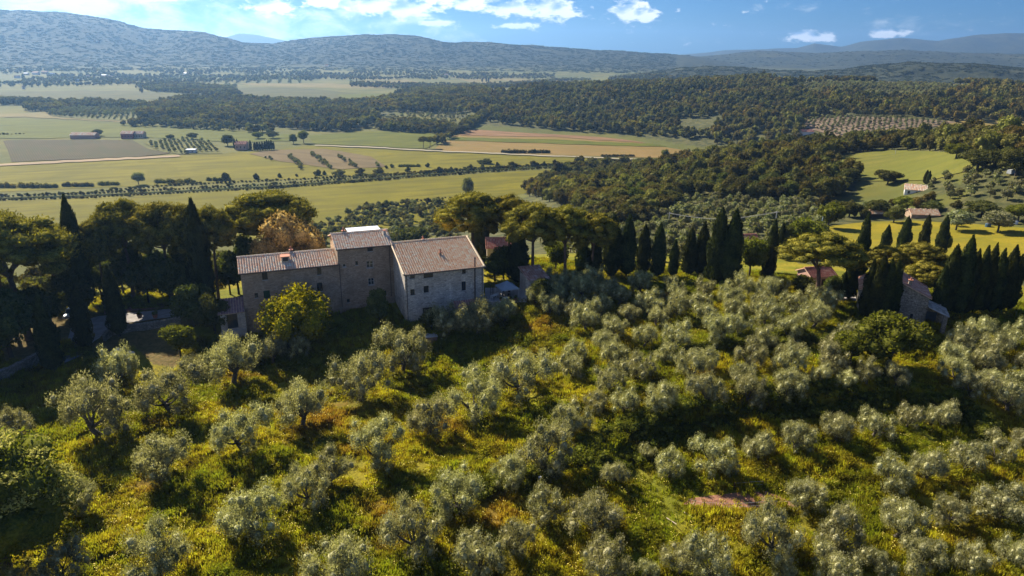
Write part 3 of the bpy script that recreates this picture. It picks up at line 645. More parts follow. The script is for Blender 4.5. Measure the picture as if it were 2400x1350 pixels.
def ridge_tiles(root, A, B, mat, step=.62, rr_=.17):
    A = Vector(A); B = Vector(B); n = max(1, int((B - A).length / step)); d = (B - A) / n
    key = mat.name
    if key not in _rt_cache:
        V = []; Fc = []
        for x, ra in ((-.36, rr_ * 1.12), (.30, rr_ * .88)):
            for an in np.linspace(-1.5, 1.5, 6): V.append((x, math.sin(an) * ra, math.cos(an) * ra))
        for i in range(5): Fc.append((i, i + 1, i + 7, i + 6))
        me = bpy.data.meshes.new('ridge_tile'); me.from_pydata(V, [], Fc + [(0, 5, 4, 3, 2, 1)]); me.materials.append(mat)
        at = me.attributes.new('tone', 'FLOAT', 'FACE'); at.data.foreach_set('value', np.full(6, .85, np.float32)); _rt_cache[key] = me
    for i in range(n):
        o = link('ridge_tile', _rt_cache[key], root, A + d * (i + .5)); o.rotation_euler = (random.uniform(-.05, .05), -math.asin(d.z / d.length) + random.uniform(-.03, .03), math.atan2(d.y, d.x) + random.uniform(-.04, .04))

# ------------------------------------------------------------------ the stone farmhouse (local axes: u along the front, v into the hill)
HA = rad(22.0); HO = Vector((-20.93, 126.16, 0.0))
U3 = np.array([math.cos(HA), math.sin(HA), 0]); V3 = np.array([-math.sin(HA), math.cos(HA), 0])
def onv(px, py, v):
    d = ray(px, py); c = np.array([0, 0, CAM_Z]); O = np.array(HO); s_ = ((O + V3 * v - c) @ V3) / (d @ V3); p = c + d * s_; return float((p - O) @ U3), float(p[2])
def rect(px0, px1, y0, y1, v, u0):
    a, zt = onv(px0, (y0 + y1) / 2, v); b, _ = onv(px1, (y0 + y1) / 2, v); _, zt = onv((px0 + px1) / 2, y0, v); _, zb = onv((px0 + px1) / 2, y1, v); return (a - u0, b - u0, zb, zt)
house = thing('stone_farmhouse', 'large rambling stone farmhouse of three joined blocks with faded tile roofs', 'farmhouse', HO, HA)
X, Yv, Zv = Vector((1, 0, 0)), Vector((0, 1, 0)), Vector((0, 0, 1))
# right block
RB = dict(u0=0, u1=16.3, v0=0, v1=21.0, ez=58.85, rv=10.7, rz=62.2)
w_right = [rect(961, 972, 637, 653, 0, 0), rect(993, 1015, 637, 651, 0, 0), rect(1083, 1092, 628.5, 642, 0, 0), rect(1082, 1092, 660, 681, 0, 0), rect(993, 1005, 670, 686, 0, 0), rect(962, 972, 678, 692, 0, 0)]
w_right = [(a, b, c, min(d, 58.6)) for a, b, c, d in w_right]
door_r = (3.4, 5.6, 48.0, 51.3); door2 = (11.0, 12.6, 47.5, 50.3)
mb = MB(); wall_panel(mb, (0, 0, 0), X, -Yv, 16.3, 44.5, 58.85, w_right + [door_r, door2], .3)
g_left = [(3.4 + 4.6, 8.5, 53.9, 55.6), (8.4, 9.0, 50.2, 51.2)]
g_left = [(12.3, 12.9, 52.0, 53.4), (11.55, 12.1, 56.4, 57.8)]
wall_panel(mb, (0, 21.0, 0), -Yv, -X, 21.0, 44.5, 58.85, g_left, .3); wall_panel(mb, (16.3, 0, 0), Yv, X, 21.0, 44.5, 58.85); wall_panel(mb, (16.3, 21.0, 0), -X, Yv, 16.3, 44.5, 58.85)
for uu in (0, 16.3): mb.poly([(uu, 0, 58.85), (uu, 21.0, 58.85), (uu, 10.7, 62.1)], [(0, 1, 2)])
mb.build('wall', stone_grey, house)
for o in w_right: opening_fill(house, (0, 0, 0), X, -Yv, o)
for o in g_left: opening_fill(house, (0, 21.0, 0), -Yv, -X, o)
for o in (door_r, door2): MB().box(o[0], o[1], .22, .3, o[2], o[3]).build('door', wood_dark, house)
def slope(e, r_): v = np.array(r_, float) - np.array(e, float); return v, float(np.linalg.norm(v))
sv, ls = slope((0, -.55, 58.78), (0, 10.7, 62.25)); tiled_roof(house, (-.35, -.55, 58.78), (1, 0, 0), 16.95, sv, ls, tile_old, seed=2)
sv, ls = slope((0, 21.5, 58.78), (0, 10.7, 62.25)); tiled_roof(house, (-.35, 21.5, 58.78), (1, 0, 0), 16.95, sv, ls, tile_old, seed=3)
ridge_tiles(house, (-.4, 10.7, 62.34), (16.6, 10.7, 62.34), tile_old)
for uu in (-.3, 16.2): ridge_tiles(house, (uu, -.6, 58.92), (uu, 10.6, 62.4), tile_old, .66, .15)
# tower block (set back)
mb = MB(); TF = 10.0
w_tow = [rect(861, 874, 580, 589, TF, -11.2), rect(859, 875, 612, 628, TF, -11.2), rect(863, 877, 652, 668, TF, -11.2), rect(803, 811, 619, 626, TF, -11.2), rect(833, 839, 612, 621, TF, -11.2), rect(899, 906, 681, 692, TF, -11.2), rect(813, 820, 701, 709, TF, -11.2)]
wall_panel(mb, (-11.2, TF, 0), X, -Yv, 11.2, 45.5, 62.3, w_tow, .28); wall_panel(mb, (-11.2, 20.6, 0), -Yv, -X, 10.6, 45.5, 62.3); wall_panel(mb, (-.002, TF, 0), Yv, X, 10.6, 56, 62.3); wall_panel(mb, (0, 20.6, 0), -X, Yv, 11.2, 45.5, 62.3)
for uu in (-11.2, -.002): mb.poly([(uu, TF, 62.3), (uu, 20.6, 62.3), (uu, 15.3, 63.8)], [(0, 1, 2)])
mb.build('wall', stone_warm, house)
for o, k in zip(w_tow, ['window', 'white_window', 'white_window', 'white_window', 'window', 'window', 'window']): opening_fill(house, (-11.2, TF, 0), X, -Yv, o, k)
sv, ls = slope((0, TF - .5, 62.2), (0, 15.3, 63.95)); tiled_roof(house, (-11.6, TF - .5, 62.2), (1, 0, 0), 11.7, sv, ls, tile_pink, seed=4)
sv, ls = slope((0, 21.1, 62.2), (0, 15.3, 63.95)); tiled_roof(house, (-11.6, 21.1, 62.2), (1, 0, 0), 11.7, sv, ls, tile_pink, seed=5)
ridge_tiles(house, (-11.7, 15.3, 64.05), (.2, 15.3, 64.05), tile_pink)
# long left wing
LW = 10.03
w_wing = [rect(614, 627, 637, 656, LW, -29.6), rect(743, 753, 627, 644, LW, -29.6), rect(743, 756, 663, 683, LW, -29.6), rect(597, 605, 687, 698, LW, -29.6)]
d_wing = rect(618, 633, 681, 700, LW, -29.6)
w_wing = [(a, b, c, min(d, 59.0)) for a, b, c, d in w_wing]
mb = MB(); wall_panel(mb, (-29.6, LW, 0), X, -Yv, 18.4, 42.5, 59.2, w_wing + [d_wing], .28); wall_panel(mb, (-29.6, 20.4, 0), -Yv, -X, 10.37, 42.5, 59.2); wall_panel(mb, (-11.2, 20.4, 0), -X, Yv, 18.4, 42.5, 59.2)
mb.poly([(-29.6, LW, 59.2), (-29.6, 20.4, 59.2), (-29.6, 15.3, 60.6)], [(0, 1, 2)]); mb.build('wall', stone_warm, house)
for o in w_wing: opening_fill(house, (-29.6, LW, 0), X, -Yv, o)
MB().box(d_wing[0] - 29.6, d_wing[1] - 29.6, LW + .2, LW + .27, d_wing[2], d_wing[3]).build('door', wood_green, house)
sv, ls = slope((0, LW - .5, 59.1), (0, 15.3, 60.75)); tiled_roof(house, (-29.95, LW - .5, 59.1), (1, 0, 0), 18.7, sv, ls, tile_pink, seed=6)
sv, ls = slope((0, 20.9, 59.1), (0, 15.3, 60.75)); tiled_roof(house, (-29.95, 20.9, 59.1), (1, 0, 0), 18.7, sv, ls, tile_pink, seed=7)
ridge_tiles(house, (-30, 15.3, 60.85), (-11.3, 15.3, 60.85), tile_pink)
# plinths, drain pipes, gutters, awning
mb = MB(); mb.box(-11.6, -5.6, TF - .9, TF - .002, 46, 49.75).box(-5.6, -.2, TF - .8, TF - .002, 46, 51.0); mb.build('stone_plinth', stone_warm, house)
for (u_, v_, za, zb) in ((-.75, TF - .12, 49, 62.2), (.35, -.12, 47.4, 58.8), (15.95, -.12, 48, 58.8), (-11.0, LW - .12, 47, 59.1)): MB().bar((u_, v_, za), (u_, v_, zb), .065).build('drain_pipe', metal_brown, house)
fl = MB().bar((14.35, -.26, 50.6), (14.35, -.26, 60.6), .13, n=8).build('flue_pipe', metal_brown, house); MB().bar((14.35, -.26, 60.6), (14.35, -.26, 60.9), .22, .08, 8).build('cowl', metal_brown, fl)
for (a, b, v_, z_) in ((-.3, 16.6, -.66, 58.68), (-11.5, 0, TF - .6, 62.1), (-29.9, -11.3, LW - .6, 59.0)): MB().bar((a, v_, z_), (b, v_, z_), .085).build('gutter', metal_brown, house)
aw, _ = slope((0, -1.45, 50.75), (0, -.02, 51.9)); awn = thing('awning_roof', None, None); awn.parent = house; awn.name = 'awning'; tiled_roof(awn, (9.8, -1.45, 50.75), (1, 0, 0), 4.5, aw, 1.85, tile_dull, name='awning_tiles', seed=8)
for a_ in (10, 14.1): MB().bar((a_, -1.3, 50.6), (a_, -.02, 49.6), .06).build('bracket', wood_dark, awn)
# chimneys, roof vent, skylight box
def chimney(u_, v_, zb, h, w_=.6, mat=stone_warm, pot=True):
    c = MB().box(u_ - w_ / 2, u_ + w_ / 2, v_ - w_ / 2, v_ + w_ / 2, zb, zb + h).build('chimney', mat, house)
    k = MB(); k.box(u_ - w_ / 2 - .08, u_ + w_ / 2 + .08, v_ - w_ / 2 - .08, v_ + w_ / 2 + .08, zb + h, zb + h + .1)
    if pot: k.bar((u_, v_, zb + h + .1), (u_, v_, zb + h + .55), .17, .12, 8).bar((u_, v_, zb + h + .55), (u_, v_, zb + h + .75), .22, .1, 8)
    k.build('chimney_cap', terracotta, c)
def onroof(px, py, v): return onv(px, py, v)
ua, za = onv(682, 590, 15.6); chimney(ua, 15.6, 60.2, 1.1)
ua, za = onv(805, 545, 15.6); chimney(ua, 15.6, 63.3, 1.1)
ua, za = onv(904, 560, 13.6); chimney(ua - .2, 13.6, 62.6, 1.7, .5, concrete, False)
ua, za = onv(991, 562, 11.2); chimney(ua, 11.2, 61.6, .7, .5)
ua, za = onv(1032, 604, 5.0); chimney(ua, 5.0, 60.0, 1.0, .5)
ua, za = onv(668, 602, 12.6)
sk = MB().box(ua - .7, ua + .7, 12.0, 13.6, 59.5, 60.95).build('dormer', plaster_ochre, house); MB().box(ua - .5, ua + .5, 11.955, 11.995, 60.1, 60.8).build('pane', glass, sk); MB().box(ua - .9, ua + .9, 11.85, 13.8, 60.953, 61.05).build('dormer_roof', terracotta, sk)
an = MB().bar((1.2, 11.4, 62), (1.2, 11.4, 64.2), .03, n=4).bar((.7, 11.4, 64), (1.7, 11.4, 64.0), .02, n=4).bar((.8, 11.4, 63.7), (1.6, 11.4, 63.7), .02, n=4).build('antenna', metal_brown, house)
# pale metal roof behind the tower
zc_ = onv(850, 541, 24)[1] - .1
wr = thing('rear_canopy', 'white flat metal roof standing behind the tower roof', 'canopy', HO, HA)
ua, _ = onv(815, 540, 24); ub, _ = onv(892, 537, 24); MB().box(ua, ub, 22.5, 27.5, zc_, zc_ + .15).build('roof', white_sheet, wr)
for a in (ua + .2, ub - .2):
    for b in (22.7, 27.3): MB().box(a - .08, a + .08, b - .08, b + .08, 40, zc_).build('post', metal_brown, wr)
# lean-to shed at the left end
shed = thing('lean_to_shed', 'lean-to shed with purple-grey sloping roof at the left end of the farmhouse', 'shed', HO, HA)
a0, z_lo = onv(514, 738, 8.6); a1, _ = onv(572, 722, 8.6); zl = z_lo; zt = onv(506, 702, 14.0)[1]
sv, ls = slope((0, 8.6, zl), (0, 14.0, zt)); roofm = tile_mat('plum_tiles', [(.20, .12, .12), (.26, .16, .155), (.30, .2, .19), (.24, .17, .16)])
tiled_roof(shed, (a0 - .3, 8.6, zl), (1, 0, 0), -29.65 - a0 + .3, sv, ls, roofm, seed=9)
mb = MB(); wall_panel(mb, (a0, 9.0, 0), X, -Yv, -29.62 - a0, 42.5, zl + .02, [(1.2, 3.1, zl - 3.2, zl - .3)], .35); wall_panel(mb, (a0, 14.0, 0), -Yv, -X, 5.0, 42.5, zl + .02); mb.poly([(a0, 9.0, zl + .02), (a0, 14, zl + .02), (a0, 14, zt - .1)], [(0, 1, 2)]); mb.build('wall', stone_grey, shed)
opening_fill(shed, (a0, 9.0, 0), X, -Yv, (1.2, 3.1, zl - 3.2, zl - .3), name='shop_window')
MB().box(a0 - .1, -29.7, 8.6, 8.98, 42.5, zl - 3.5).build('plinth', concrete, shed)

# ------------------------------------------------------------------ other houses
def local_house(name, label, p, rz, w_, d_, h_, rise, wmat, rmat, windows=(), doors=(), gable_front=False, chim=None, over=.35, deep=2.0, seed=1, cat='house', dx=.40):
    """gabled house: origin at the front left corner, x along the front, y back; ridge along x unless gable_front"""
    H_ = thing(name, label, cat, p, rz); mb = MB(); z0 = -deep
    ops = list(windows) + list(doors)
    wall_panel(mb, (0, 0, 0), X, -Yv, w_, z0, h_, ops, .22); wall_panel(mb, (0, d_, 0), -Yv, -X, d_, z0, h_); wall_panel(mb, (w_, 0, 0), Yv, X, d_, z0, h_); wall_panel(mb, (w_, d_, 0), -X, Yv, w_, z0, h_)
    if gable_front:
        for yy in (0, d_): mb.poly([(0, yy, h_), (w_, yy, h_), (w_ / 2, yy, h_ + rise)], [(0, 1, 2)])
        for sx, E in ((1, (-over, d_ + over, h_ - .12)), (-1, (w_ + over, -over, h_ - .12))):
            sv, ls = slope((0, 0, 0), (sx * (w_ / 2 + over), 0, rise + .2)); tiled_roof(H_, E, (0, -sx, 0), d_ + 2 * over, sv, ls, rmat, seed=seed, dx=dx, dy=dx * 1.2)
        ridge_tiles(H_, (w_ / 2, -over, h_ + rise + .16), (w_ / 2, d_ + over, h_ + rise + .16), rmat)
    else:
        for xx in (0, w_): mb.poly([(xx, 0, h_), (xx, d_, h_), (xx, d_ / 2, h_ + rise)], [(0, 1, 2)])
        for sy, E in ((1, (-over, -over, h_ - .1)), (-1, (-over, d_ + over, h_ - .1))):
            sv, ls = slope((0, 0, 0), (0, sy * (d_ / 2 + over), rise + .18)); tiled_roof(H_, E, (1, 0, 0), w_ + 2 * over, sv, ls, rmat, seed=seed + sy, dx=dx, dy=dx * 1.2)
        ridge_tiles(H_, (-over, d_ / 2, h_ + rise + .16), (w_ + over, d_ / 2, h_ + rise + .16), rmat, step=.62 if dx < .6 else 1.6)
    mb.build('wall', wmat, H_)
    for o in windows: opening_fill(H_, (0, 0, 0), X, -Yv, o, inset=.15)
    for o in doors: MB().box(o[0], o[1], .12, .2, o[2], o[3]).build('door', wood_dark, H_)
    for (cx, cy, cz, ch) in (chim or []):
        c = MB().box(cx - .3, cx + .3, cy - .3, cy + .3, cz, cz + ch).build('chimney', wmat, H_); MB().box(cx - .4, cx + .4, cy - .4, cy + .4, cz + ch, cz + ch + .12).bar((cx, cy, cz + ch + .12), (cx, cy, cz + ch + .5), .16, .12, 8).build('chimney_cap', terracotta, c)
    return H_
# right-hand gable house
pR = gp(2163, 768); hR = 0
for _k in range(1): hR = (lambda p: h_for(p, 690))(pR) if 'h_for' in globals() else 6.2
rzR = rad(-24); cR = Vector((math.cos(rzR), math.sin(rzR), 0)); oR = pR - cR * 11.4
gh = local_house('gable_house', 'stone gable house with brown tile roof, partly hidden by a tight cypress clump', (oR.x, oR.y, pR.z), rzR, 11.4, 8.5, 6.0, 2.5, stone_dry, tile_mat('brown_tiles', [(.36, .17, .11), (.44, .24, .17), (.52, .34, .26), (.42, .30, .22)]),
                 windows=[(8.9, 9.4, 1.2, 2.4)], gable_front=True, chim=[(8.0, 1.4, 7.0, 1.5)], seed=20, deep=3.5)
pc = thing('stone_porch', 'open stone porch with slab roof and square pillar at the right gable house', 'porch', (pR.x, pR.y, pR.z), rzR)
sv, ls = slope((3.4, 0, 3.3), (0, 0, 4.6)); tiled_roof(pc, (3.5, -1.6, 3.3), (0, 1, 0), 5.2, sv, ls + .1, tile_grey, name='stone_slabs', dx=.55, dy=.6, seed=21)
for yy in (-1.3, 3.2): MB().box(2.6, 3.3, yy - .35, yy + .35, -3.5, 3.35).build('pillar', stone_dry, pc)
MB().box(.05, 2.6, 3.0, 3.3, -3, 4.0).build('rear_wall', stone_dry, pc); MB().box(2.75, 3.05, -1.5, 3.4, 3.352, 3.55).build('beam', wood_dark, pc); MB().box(.4, 2.2, 2.9, 2.98, -.5, 2.4).build('door', simple_mat('blue_door', (.05, .07, .11), .5, .2, 3), pc)
# pink house under the round pine
pP = gp(1912, 690); local_house('pink_house', 'pink plastered house with red tiles under the low round umbrella pine', (pP.x, pP.y + 3, pP.z), rad(14), 6, 5, 2.9, 1.2, plaster_pink, tile_red, windows=[(.7, 1.4, 1.0, 2.2), (4.6, 5.3, 1.0, 2.2)], doors=[(2.6, 3.5, 0, 2.2)], seed=24)
sheet('paved_terrace', [(1938, 684), (1972, 685), (2006, 692), (2006, 706), (1978, 712), (1952, 702)], paving, .12, grid=8)
pQ = gp(1140, 622); local_house('red_roofed_house', 'low house with bright red tiles seen between cypresses behind the pavilion', (pQ.x, pQ.y + 4, hz(pQ.x, pQ.y + 4) + .8), rad(4), 9, 7, 3.4, 1.7, plaster_ochre, tile_red, windows=[(1.5, 2.3, 1, 2.2)], seed=26)
pQ = gp(1735, 590); local_house('orange_roofed_house', 'house with orange tiles mostly hidden behind the bright green round tree', (pQ.x, pQ.y, pQ.z - .3), rad(10), 6, 6, 3.0, 1.6, plaster_ochre, tile_red, seed=28)
pQ = gp(2118, 458); local_house('white_house', 'white house with brown tiled roof beside two thin cypresses below the meadow', (pQ.x, pQ.y, pQ.z), rad(-28), 8.5, 8, 2.9, 1.7, plaster_white, tile_pink, windows=[(1.3, 2.2, 1, 2.2), (6, 7, 1, 2.2)], doors=[(4.4, 5.4, 0, 2.2)], seed=30, gable_front=False, dx=.6)
pQ = gp(2135, 512); local_house('low_brown_house', 'long low brown-roofed house behind the yellow field, among shrubs', (pQ.x, pQ.y, pQ.z), rad(-8), 10, 6, 1.7, 1.4, stone_warm, tile_old, seed=32, dx=.6)
pQ = gp(2030, 512); local_house('field_shed', 'low dark shed at the far left corner of the yellow field', (pQ.x, pQ.y, pQ.z), rad(6), 8, 4, 1.9, .8, wood_dark, tile_old, seed=34, dx=.6)
pQ = gp(1880, 318); local_house('small_far_house', 'small pale house with pinkish roof below the pink-soil grove', (pQ.x, pQ.y, pQ.z), rad(10), 14, 9, 4, 2, plaster_white, tile_red, seed=36, dx=1.2)
pQ = gp(1590, 377); local_house('plain_edge_house', 'grey-roofed house at the edge of the tan field beside dark trees', (pQ.x, pQ.y, 0), rad(5), 18, 9, 4, 2, plaster_white, tile_pink, seed=38, dx=1.2)
for (x0, x1, yb, h_, d_, wm, rm, lab, nw) in [(165, 222, 325.5, 4, 13, plaster_pink, tile_pink, 'long low barn with pale pink roof, left one on the plain', 0), (284, 312, 325, 5.5, 12, simple_mat('crimson_plaster', (.36, .10, .09), .9, .1, .3), tile_pink, 'crimson farm building with pale roof on the plain', 4), (313, 336, 324, 5, 10, plaster_ochre, tile_pink, 'ochre farm building joined right of the crimson one', 4),
                                              (436, 457, 359.5, 3.5, 6, plaster_white, white_sheet, 'small white flat shed by the vine rows on the plain', 2), (552, 578, 352, 6, 10, plaster_pink, tile_red, 'pink country house ringed by cypresses on the plain', 3)]:
    a = atz(x0, yb, 0); b = atz(x1, yb, 0); L = float(np.linalg.norm(b - a)); an = math.atan2(b[1] - a[1], b[0] - a[0])
    wn = [(L * (i + .3) / nw, L * (i + .6) / nw, h_ * .3, h_ * .65) for i in range(nw)]
    if rm is white_sheet:
        Hs = thing('white_shed', lab, 'shed', tuple(a), an); m_ = MB(); wall_panel(m_, (0, 0, 0), X, -Yv, L, 0, h_, wn, .2); m_.box(0, L, .25, d_, 0, h_); m_.build('wall', wm, Hs); MB().box(-.4, L + .4, -.4, d_ + .4, h_ + .005, h_ + .25).build('roof', white_sheet, Hs)
        for o in wn: MB().box(o[0], o[1], .12, .2, o[2], o[3]).build('window', glass, Hs)
    else: local_house('farm_building', lab, tuple(a), an, L, d_, h_, 2.4, wm, rm, windows=[], seed=40 + x0, deep=.5, dx=1.6, over=.6, cat='farm building') if not nw else local_house('farm_building', lab, tuple(a), an, L, d_, h_, 2.4, wm, rm, windows=wn, seed=40 + x0, deep=.5, dx=1.6, over=.6, cat='farm building')
hm = simple_mat('hamlet_roof', (.45, .27, .2), .9, .2, .1)
for i, (x, y, wpx, wm) in enumerate([(60, 176, 12, 0), (82, 175, 16, 1), (104, 173, 14, 0), (122, 177, 10, 1), (40, 183, 12, 1), (205, 182, 8, 1), (243, 180, 12, 0), (258, 183, 8, 1), (272, 179, 7, 1), (435, 175, 12, 1), (228, 98, 5, 1), (55, 209, 6, 1), (183, 192, 5, 1), (765, 156, 9, 0), (1045, 178, 8, 0), (1160, 217, 8, 0), (952, 228, 8, 0)]):
    p = raycast(np.array([x]), np.array([y]), 1.006, 300)[0]; k = px_per_m(p); w_ = wpx / k; h_ = max(5, w_ * .3)
    t_ = thing('hamlet_house', f'tiny pale house far across the valley, {ORD2[i]} of the scattered ones from the left edge' if 0 else 'tiny pale house in the far hamlet across the plain', 'house', tuple(p), rad((i * 37) % 30 - 15), 'scattered houses far across the valley')
    MB().box(-w_ / 2, w_ / 2, 0, w_ * .45, -2, h_).build('wall', plaster_white if wm else plaster_ochre, t_)
    MB().poly([(-w_ / 2 - .5, -.5, h_), (w_ / 2 + .5, -.5, h_), (w_ / 2 + .5, w_ * .45 + .5, h_), (-w_ / 2 - .5, w_ * .45 + .5, h_), (-w_ / 2, w_ * .22, h_ + 3), (w_ / 2, w_ * .22, h_ + 3)], [(0, 1, 5, 4), (2, 3, 4, 5), (1, 2, 5), (3, 0, 4), (3, 2, 1, 0)]).build('roof', hm if i % 3 else white_sheet, t_)
# ------------------------------------------------------------------ vegetation builders
def unit(n, r=rng):
    v = r.normal(size=(n, 3)); return v / np.linalg.norm(v, axis=1, keepdims=True)
def _ico():
    import bmesh
    bm = bmesh.new(); bmesh.ops.create_icosphere(bm, subdivisions=1, radius=1.0)
    V = np.array([v.co[:] for v in bm.verts]); Fc = np.array([[v.index for v in f.verts] for f in bm.faces]); bm.free(); return V, Fc
ICO_V, ICO_F = _ico()
def sprigs(P, L, N, s, asp):
    """rhombic leaf sprays at P, long axis L, roughly facing N"""
    L = L / (np.linalg.norm(L, axis=1, keepdims=True) + 1e-9); Wd = np.cross(L, N); Wd /= (np.linalg.norm(Wd, axis=1, keepdims=True) + 1e-9)
    s = s[:, None]; V = np.stack([P + L * s, P + Wd * s * asp, P - L * s, P - Wd * s * asp], 1).reshape(-1, 3)
    return V, np.arange(len(V)).reshape(-1, 4)
def blob_crown(name, blobs, n, size, mat, asp=.5, lo=.78, hi=1.08, core=.74, minz=-0.6, upbias=0.3, r=rng, jit=.7):
    B = np.array(blobs, float); wgt = B[:, 3] * B[:, 5] * 1.0; wgt /= wgt.sum()
    k = r.choice(len(B), size=int(n * 1.5), p=wgt); d = unit(len(k), r); keep = d[:, 2] > minz - 0.25 * r.random(len(k)); k = k[keep]; d = d[keep]
    R3 = B[k, 3:6]; P = B[k, :3] + d * R3 * (lo + (hi - lo) * r.random((len(k), 1)))
    ok = np.ones(len(P), bool)
    for j in range(len(B)):
        q = (((P - B[j, :3]) / B[j, 3:6]) ** 2).sum(1); ok &= ~((q < .62) & (k != j))
    P = P[ok][:n]; d = d[ok][:n]; m = len(P)
    N = d + jit * unit(m, r); L = unit(m, r) * .8 + np.array([0, 0, upbias]) + d * .5
    V, Fq = sprigs(P, L, N, size * (.55 + .8 * r.random(m)), asp)
    if core > 0:
        cvs = []; cfs = []
        for j in range(len(B)):
            vv = ICO_V * (core * (1 + .16 * r.normal(size=(len(ICO_V), 1)))) * B[j, 3:6] + B[j, :3]
            cfs.append(ICO_F + len(cvs) * len(ICO_V)); cvs.append(vv)
        CV = np.concatenate(cvs); CF = np.concatenate(cfs) + len(V); V = np.concatenate([V, CV]); return np_mesh(name, V, [Fq, CF], False, [mat, SOLID.get(mat.name, mat)])
    return np_mesh(name, V, Fq, False, [mat])
def limb_pts(a, b, bend, r=rng, n=4):
    a = np.array(a, float); b = np.array(b, float); out = []
    off = r.normal(size=3) * bend
    for i in range(n + 1):
        t = i / n; out.append(a + (b - a) * t + off * math.sin(math.pi * t) + r.normal(size=3) * bend * .15 * (0 < i < n))
    return out

bark_olive = simple_mat('olive_bark', (0.10, 0.085, 0.065), .95, .35, 6, .1, bumpd=.05)
bark_pine = simple_mat('pine_bark', (0.13, 0.085, 0.060), .95, .35, 4, .1, bumpd=.05)
bark_dark = simple_mat('dark_bark', (0.06, 0.05, 0.04), .95, .3, 4, .1, bumpd=.05)
leaf_olive = leaf_mat('olive_leaf', (0.16, 0.17, 0.078), (0.58, 0.55, 0.30), .44, .0, (1.15, 1.14, .62), rough=.5, clumpy=True, hv=.02, rv=.35)
leaf_cyp = leaf_mat('cypress_leaf', (0.018, 0.027, 0.010), (0.075, 0.080, 0.024), .16, 0)
leaf_pine = leaf_mat('pine_needles', (0.030, 0.038, 0.009), (0.27, 0.225, 0.035), .32, 0, (1.3, 1.3, .5), rv=.2, hv=.02)
leaf_oak = leaf_mat('oak_leaf', (0.034, 0.046, 0.014), (0.13, 0.125, 0.034), .25, 0)
leaf_green = leaf_mat('fresh_leaf', (0.045, 0.056, 0.011), (0.165, 0.165, 0.026), .42, 0, hv=.015, rv=.3)
leaf_bright = leaf_mat('yellow_green_leaf', (0.055, 0.062, 0.006), (0.36, 0.32, 0.012), .42, 0, (1.5, 1.4, .3), rv=.0, hv=.0)
leaf_russet = leaf_mat('russet_leaf', (0.15, 0.11, 0.035), (0.66, 0.47, 0.17), .3, 0, (1.2, 1.1, .7), hv=0, rv=.1)
leaf_cream = leaf_mat('cream_blossom', (0.22, 0.23, 0.04), (0.68, 0.62, 0.20), .35, 0, (1.1, 1.1, .8))
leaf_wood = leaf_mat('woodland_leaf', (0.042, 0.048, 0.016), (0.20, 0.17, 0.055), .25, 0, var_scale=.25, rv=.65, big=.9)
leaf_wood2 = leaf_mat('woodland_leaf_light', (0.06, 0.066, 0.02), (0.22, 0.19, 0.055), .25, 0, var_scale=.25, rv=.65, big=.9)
leaf_far = leaf_mat('far_olive_leaf', (0.09, 0.10, 0.05), (0.28, 0.265, 0.14), .25, 0)

# --- prototypes: (crown mesh, trunk mesh, width, height)
def proto_olive(seed, n=9500, size=.115, mat=None):
    r = np.random.default_rng(seed); blobs = []; tb = MB(); k = r.integers(5, 9); H = 6.0
    fork = np.array([r.normal() * .25, r.normal() * .25, 1.0 + r.random() * .5])
    tb.tube([(0, 0, -.5), (0.05, 0, .3), fork], [.42, .30, .26])
    for i in range(k):
        a = 2 * math.pi * (i + r.random() * .7) / k; rr = 1.5 + r.random() * .9; z = 2.5 + r.random() * 2.0
        c = np.array([math.cos(a) * rr, math.sin(a) * rr, z])
        tb.tube(limb_pts(fork, c, .3, r), [.17, .13, .10, .07, .04], 5)
        for j in range(r.integers(4, 7)):
            q = c + r.normal(size=3) * [.62, .62, .75]; s = .42 + r.random() * .38; blobs.append((*q, s, s, s * (1.25 + .45 * r.random())))
    for j in range(r.integers(2, 5)):
        q = np.array([r.normal() * .8, r.normal() * .8, 4.1 + r.random() * .9]); s = .6 + r.random() * .45; blobs.append((*q, s, s, s * 1.2))
    tb.tube(limb_pts(fork, (0, 0, 4.2), .3, r), [.16, .13, .1, .07, .04], 5)
    cm = blob_crown('olive_crown', blobs, n, size, mat or leaf_olive, .36, .55, 1.48, .60, -.85, .9, r, 1.1)
    return cm, tb.mesh('olive_trunk', bark_olive, True), 6.3, H
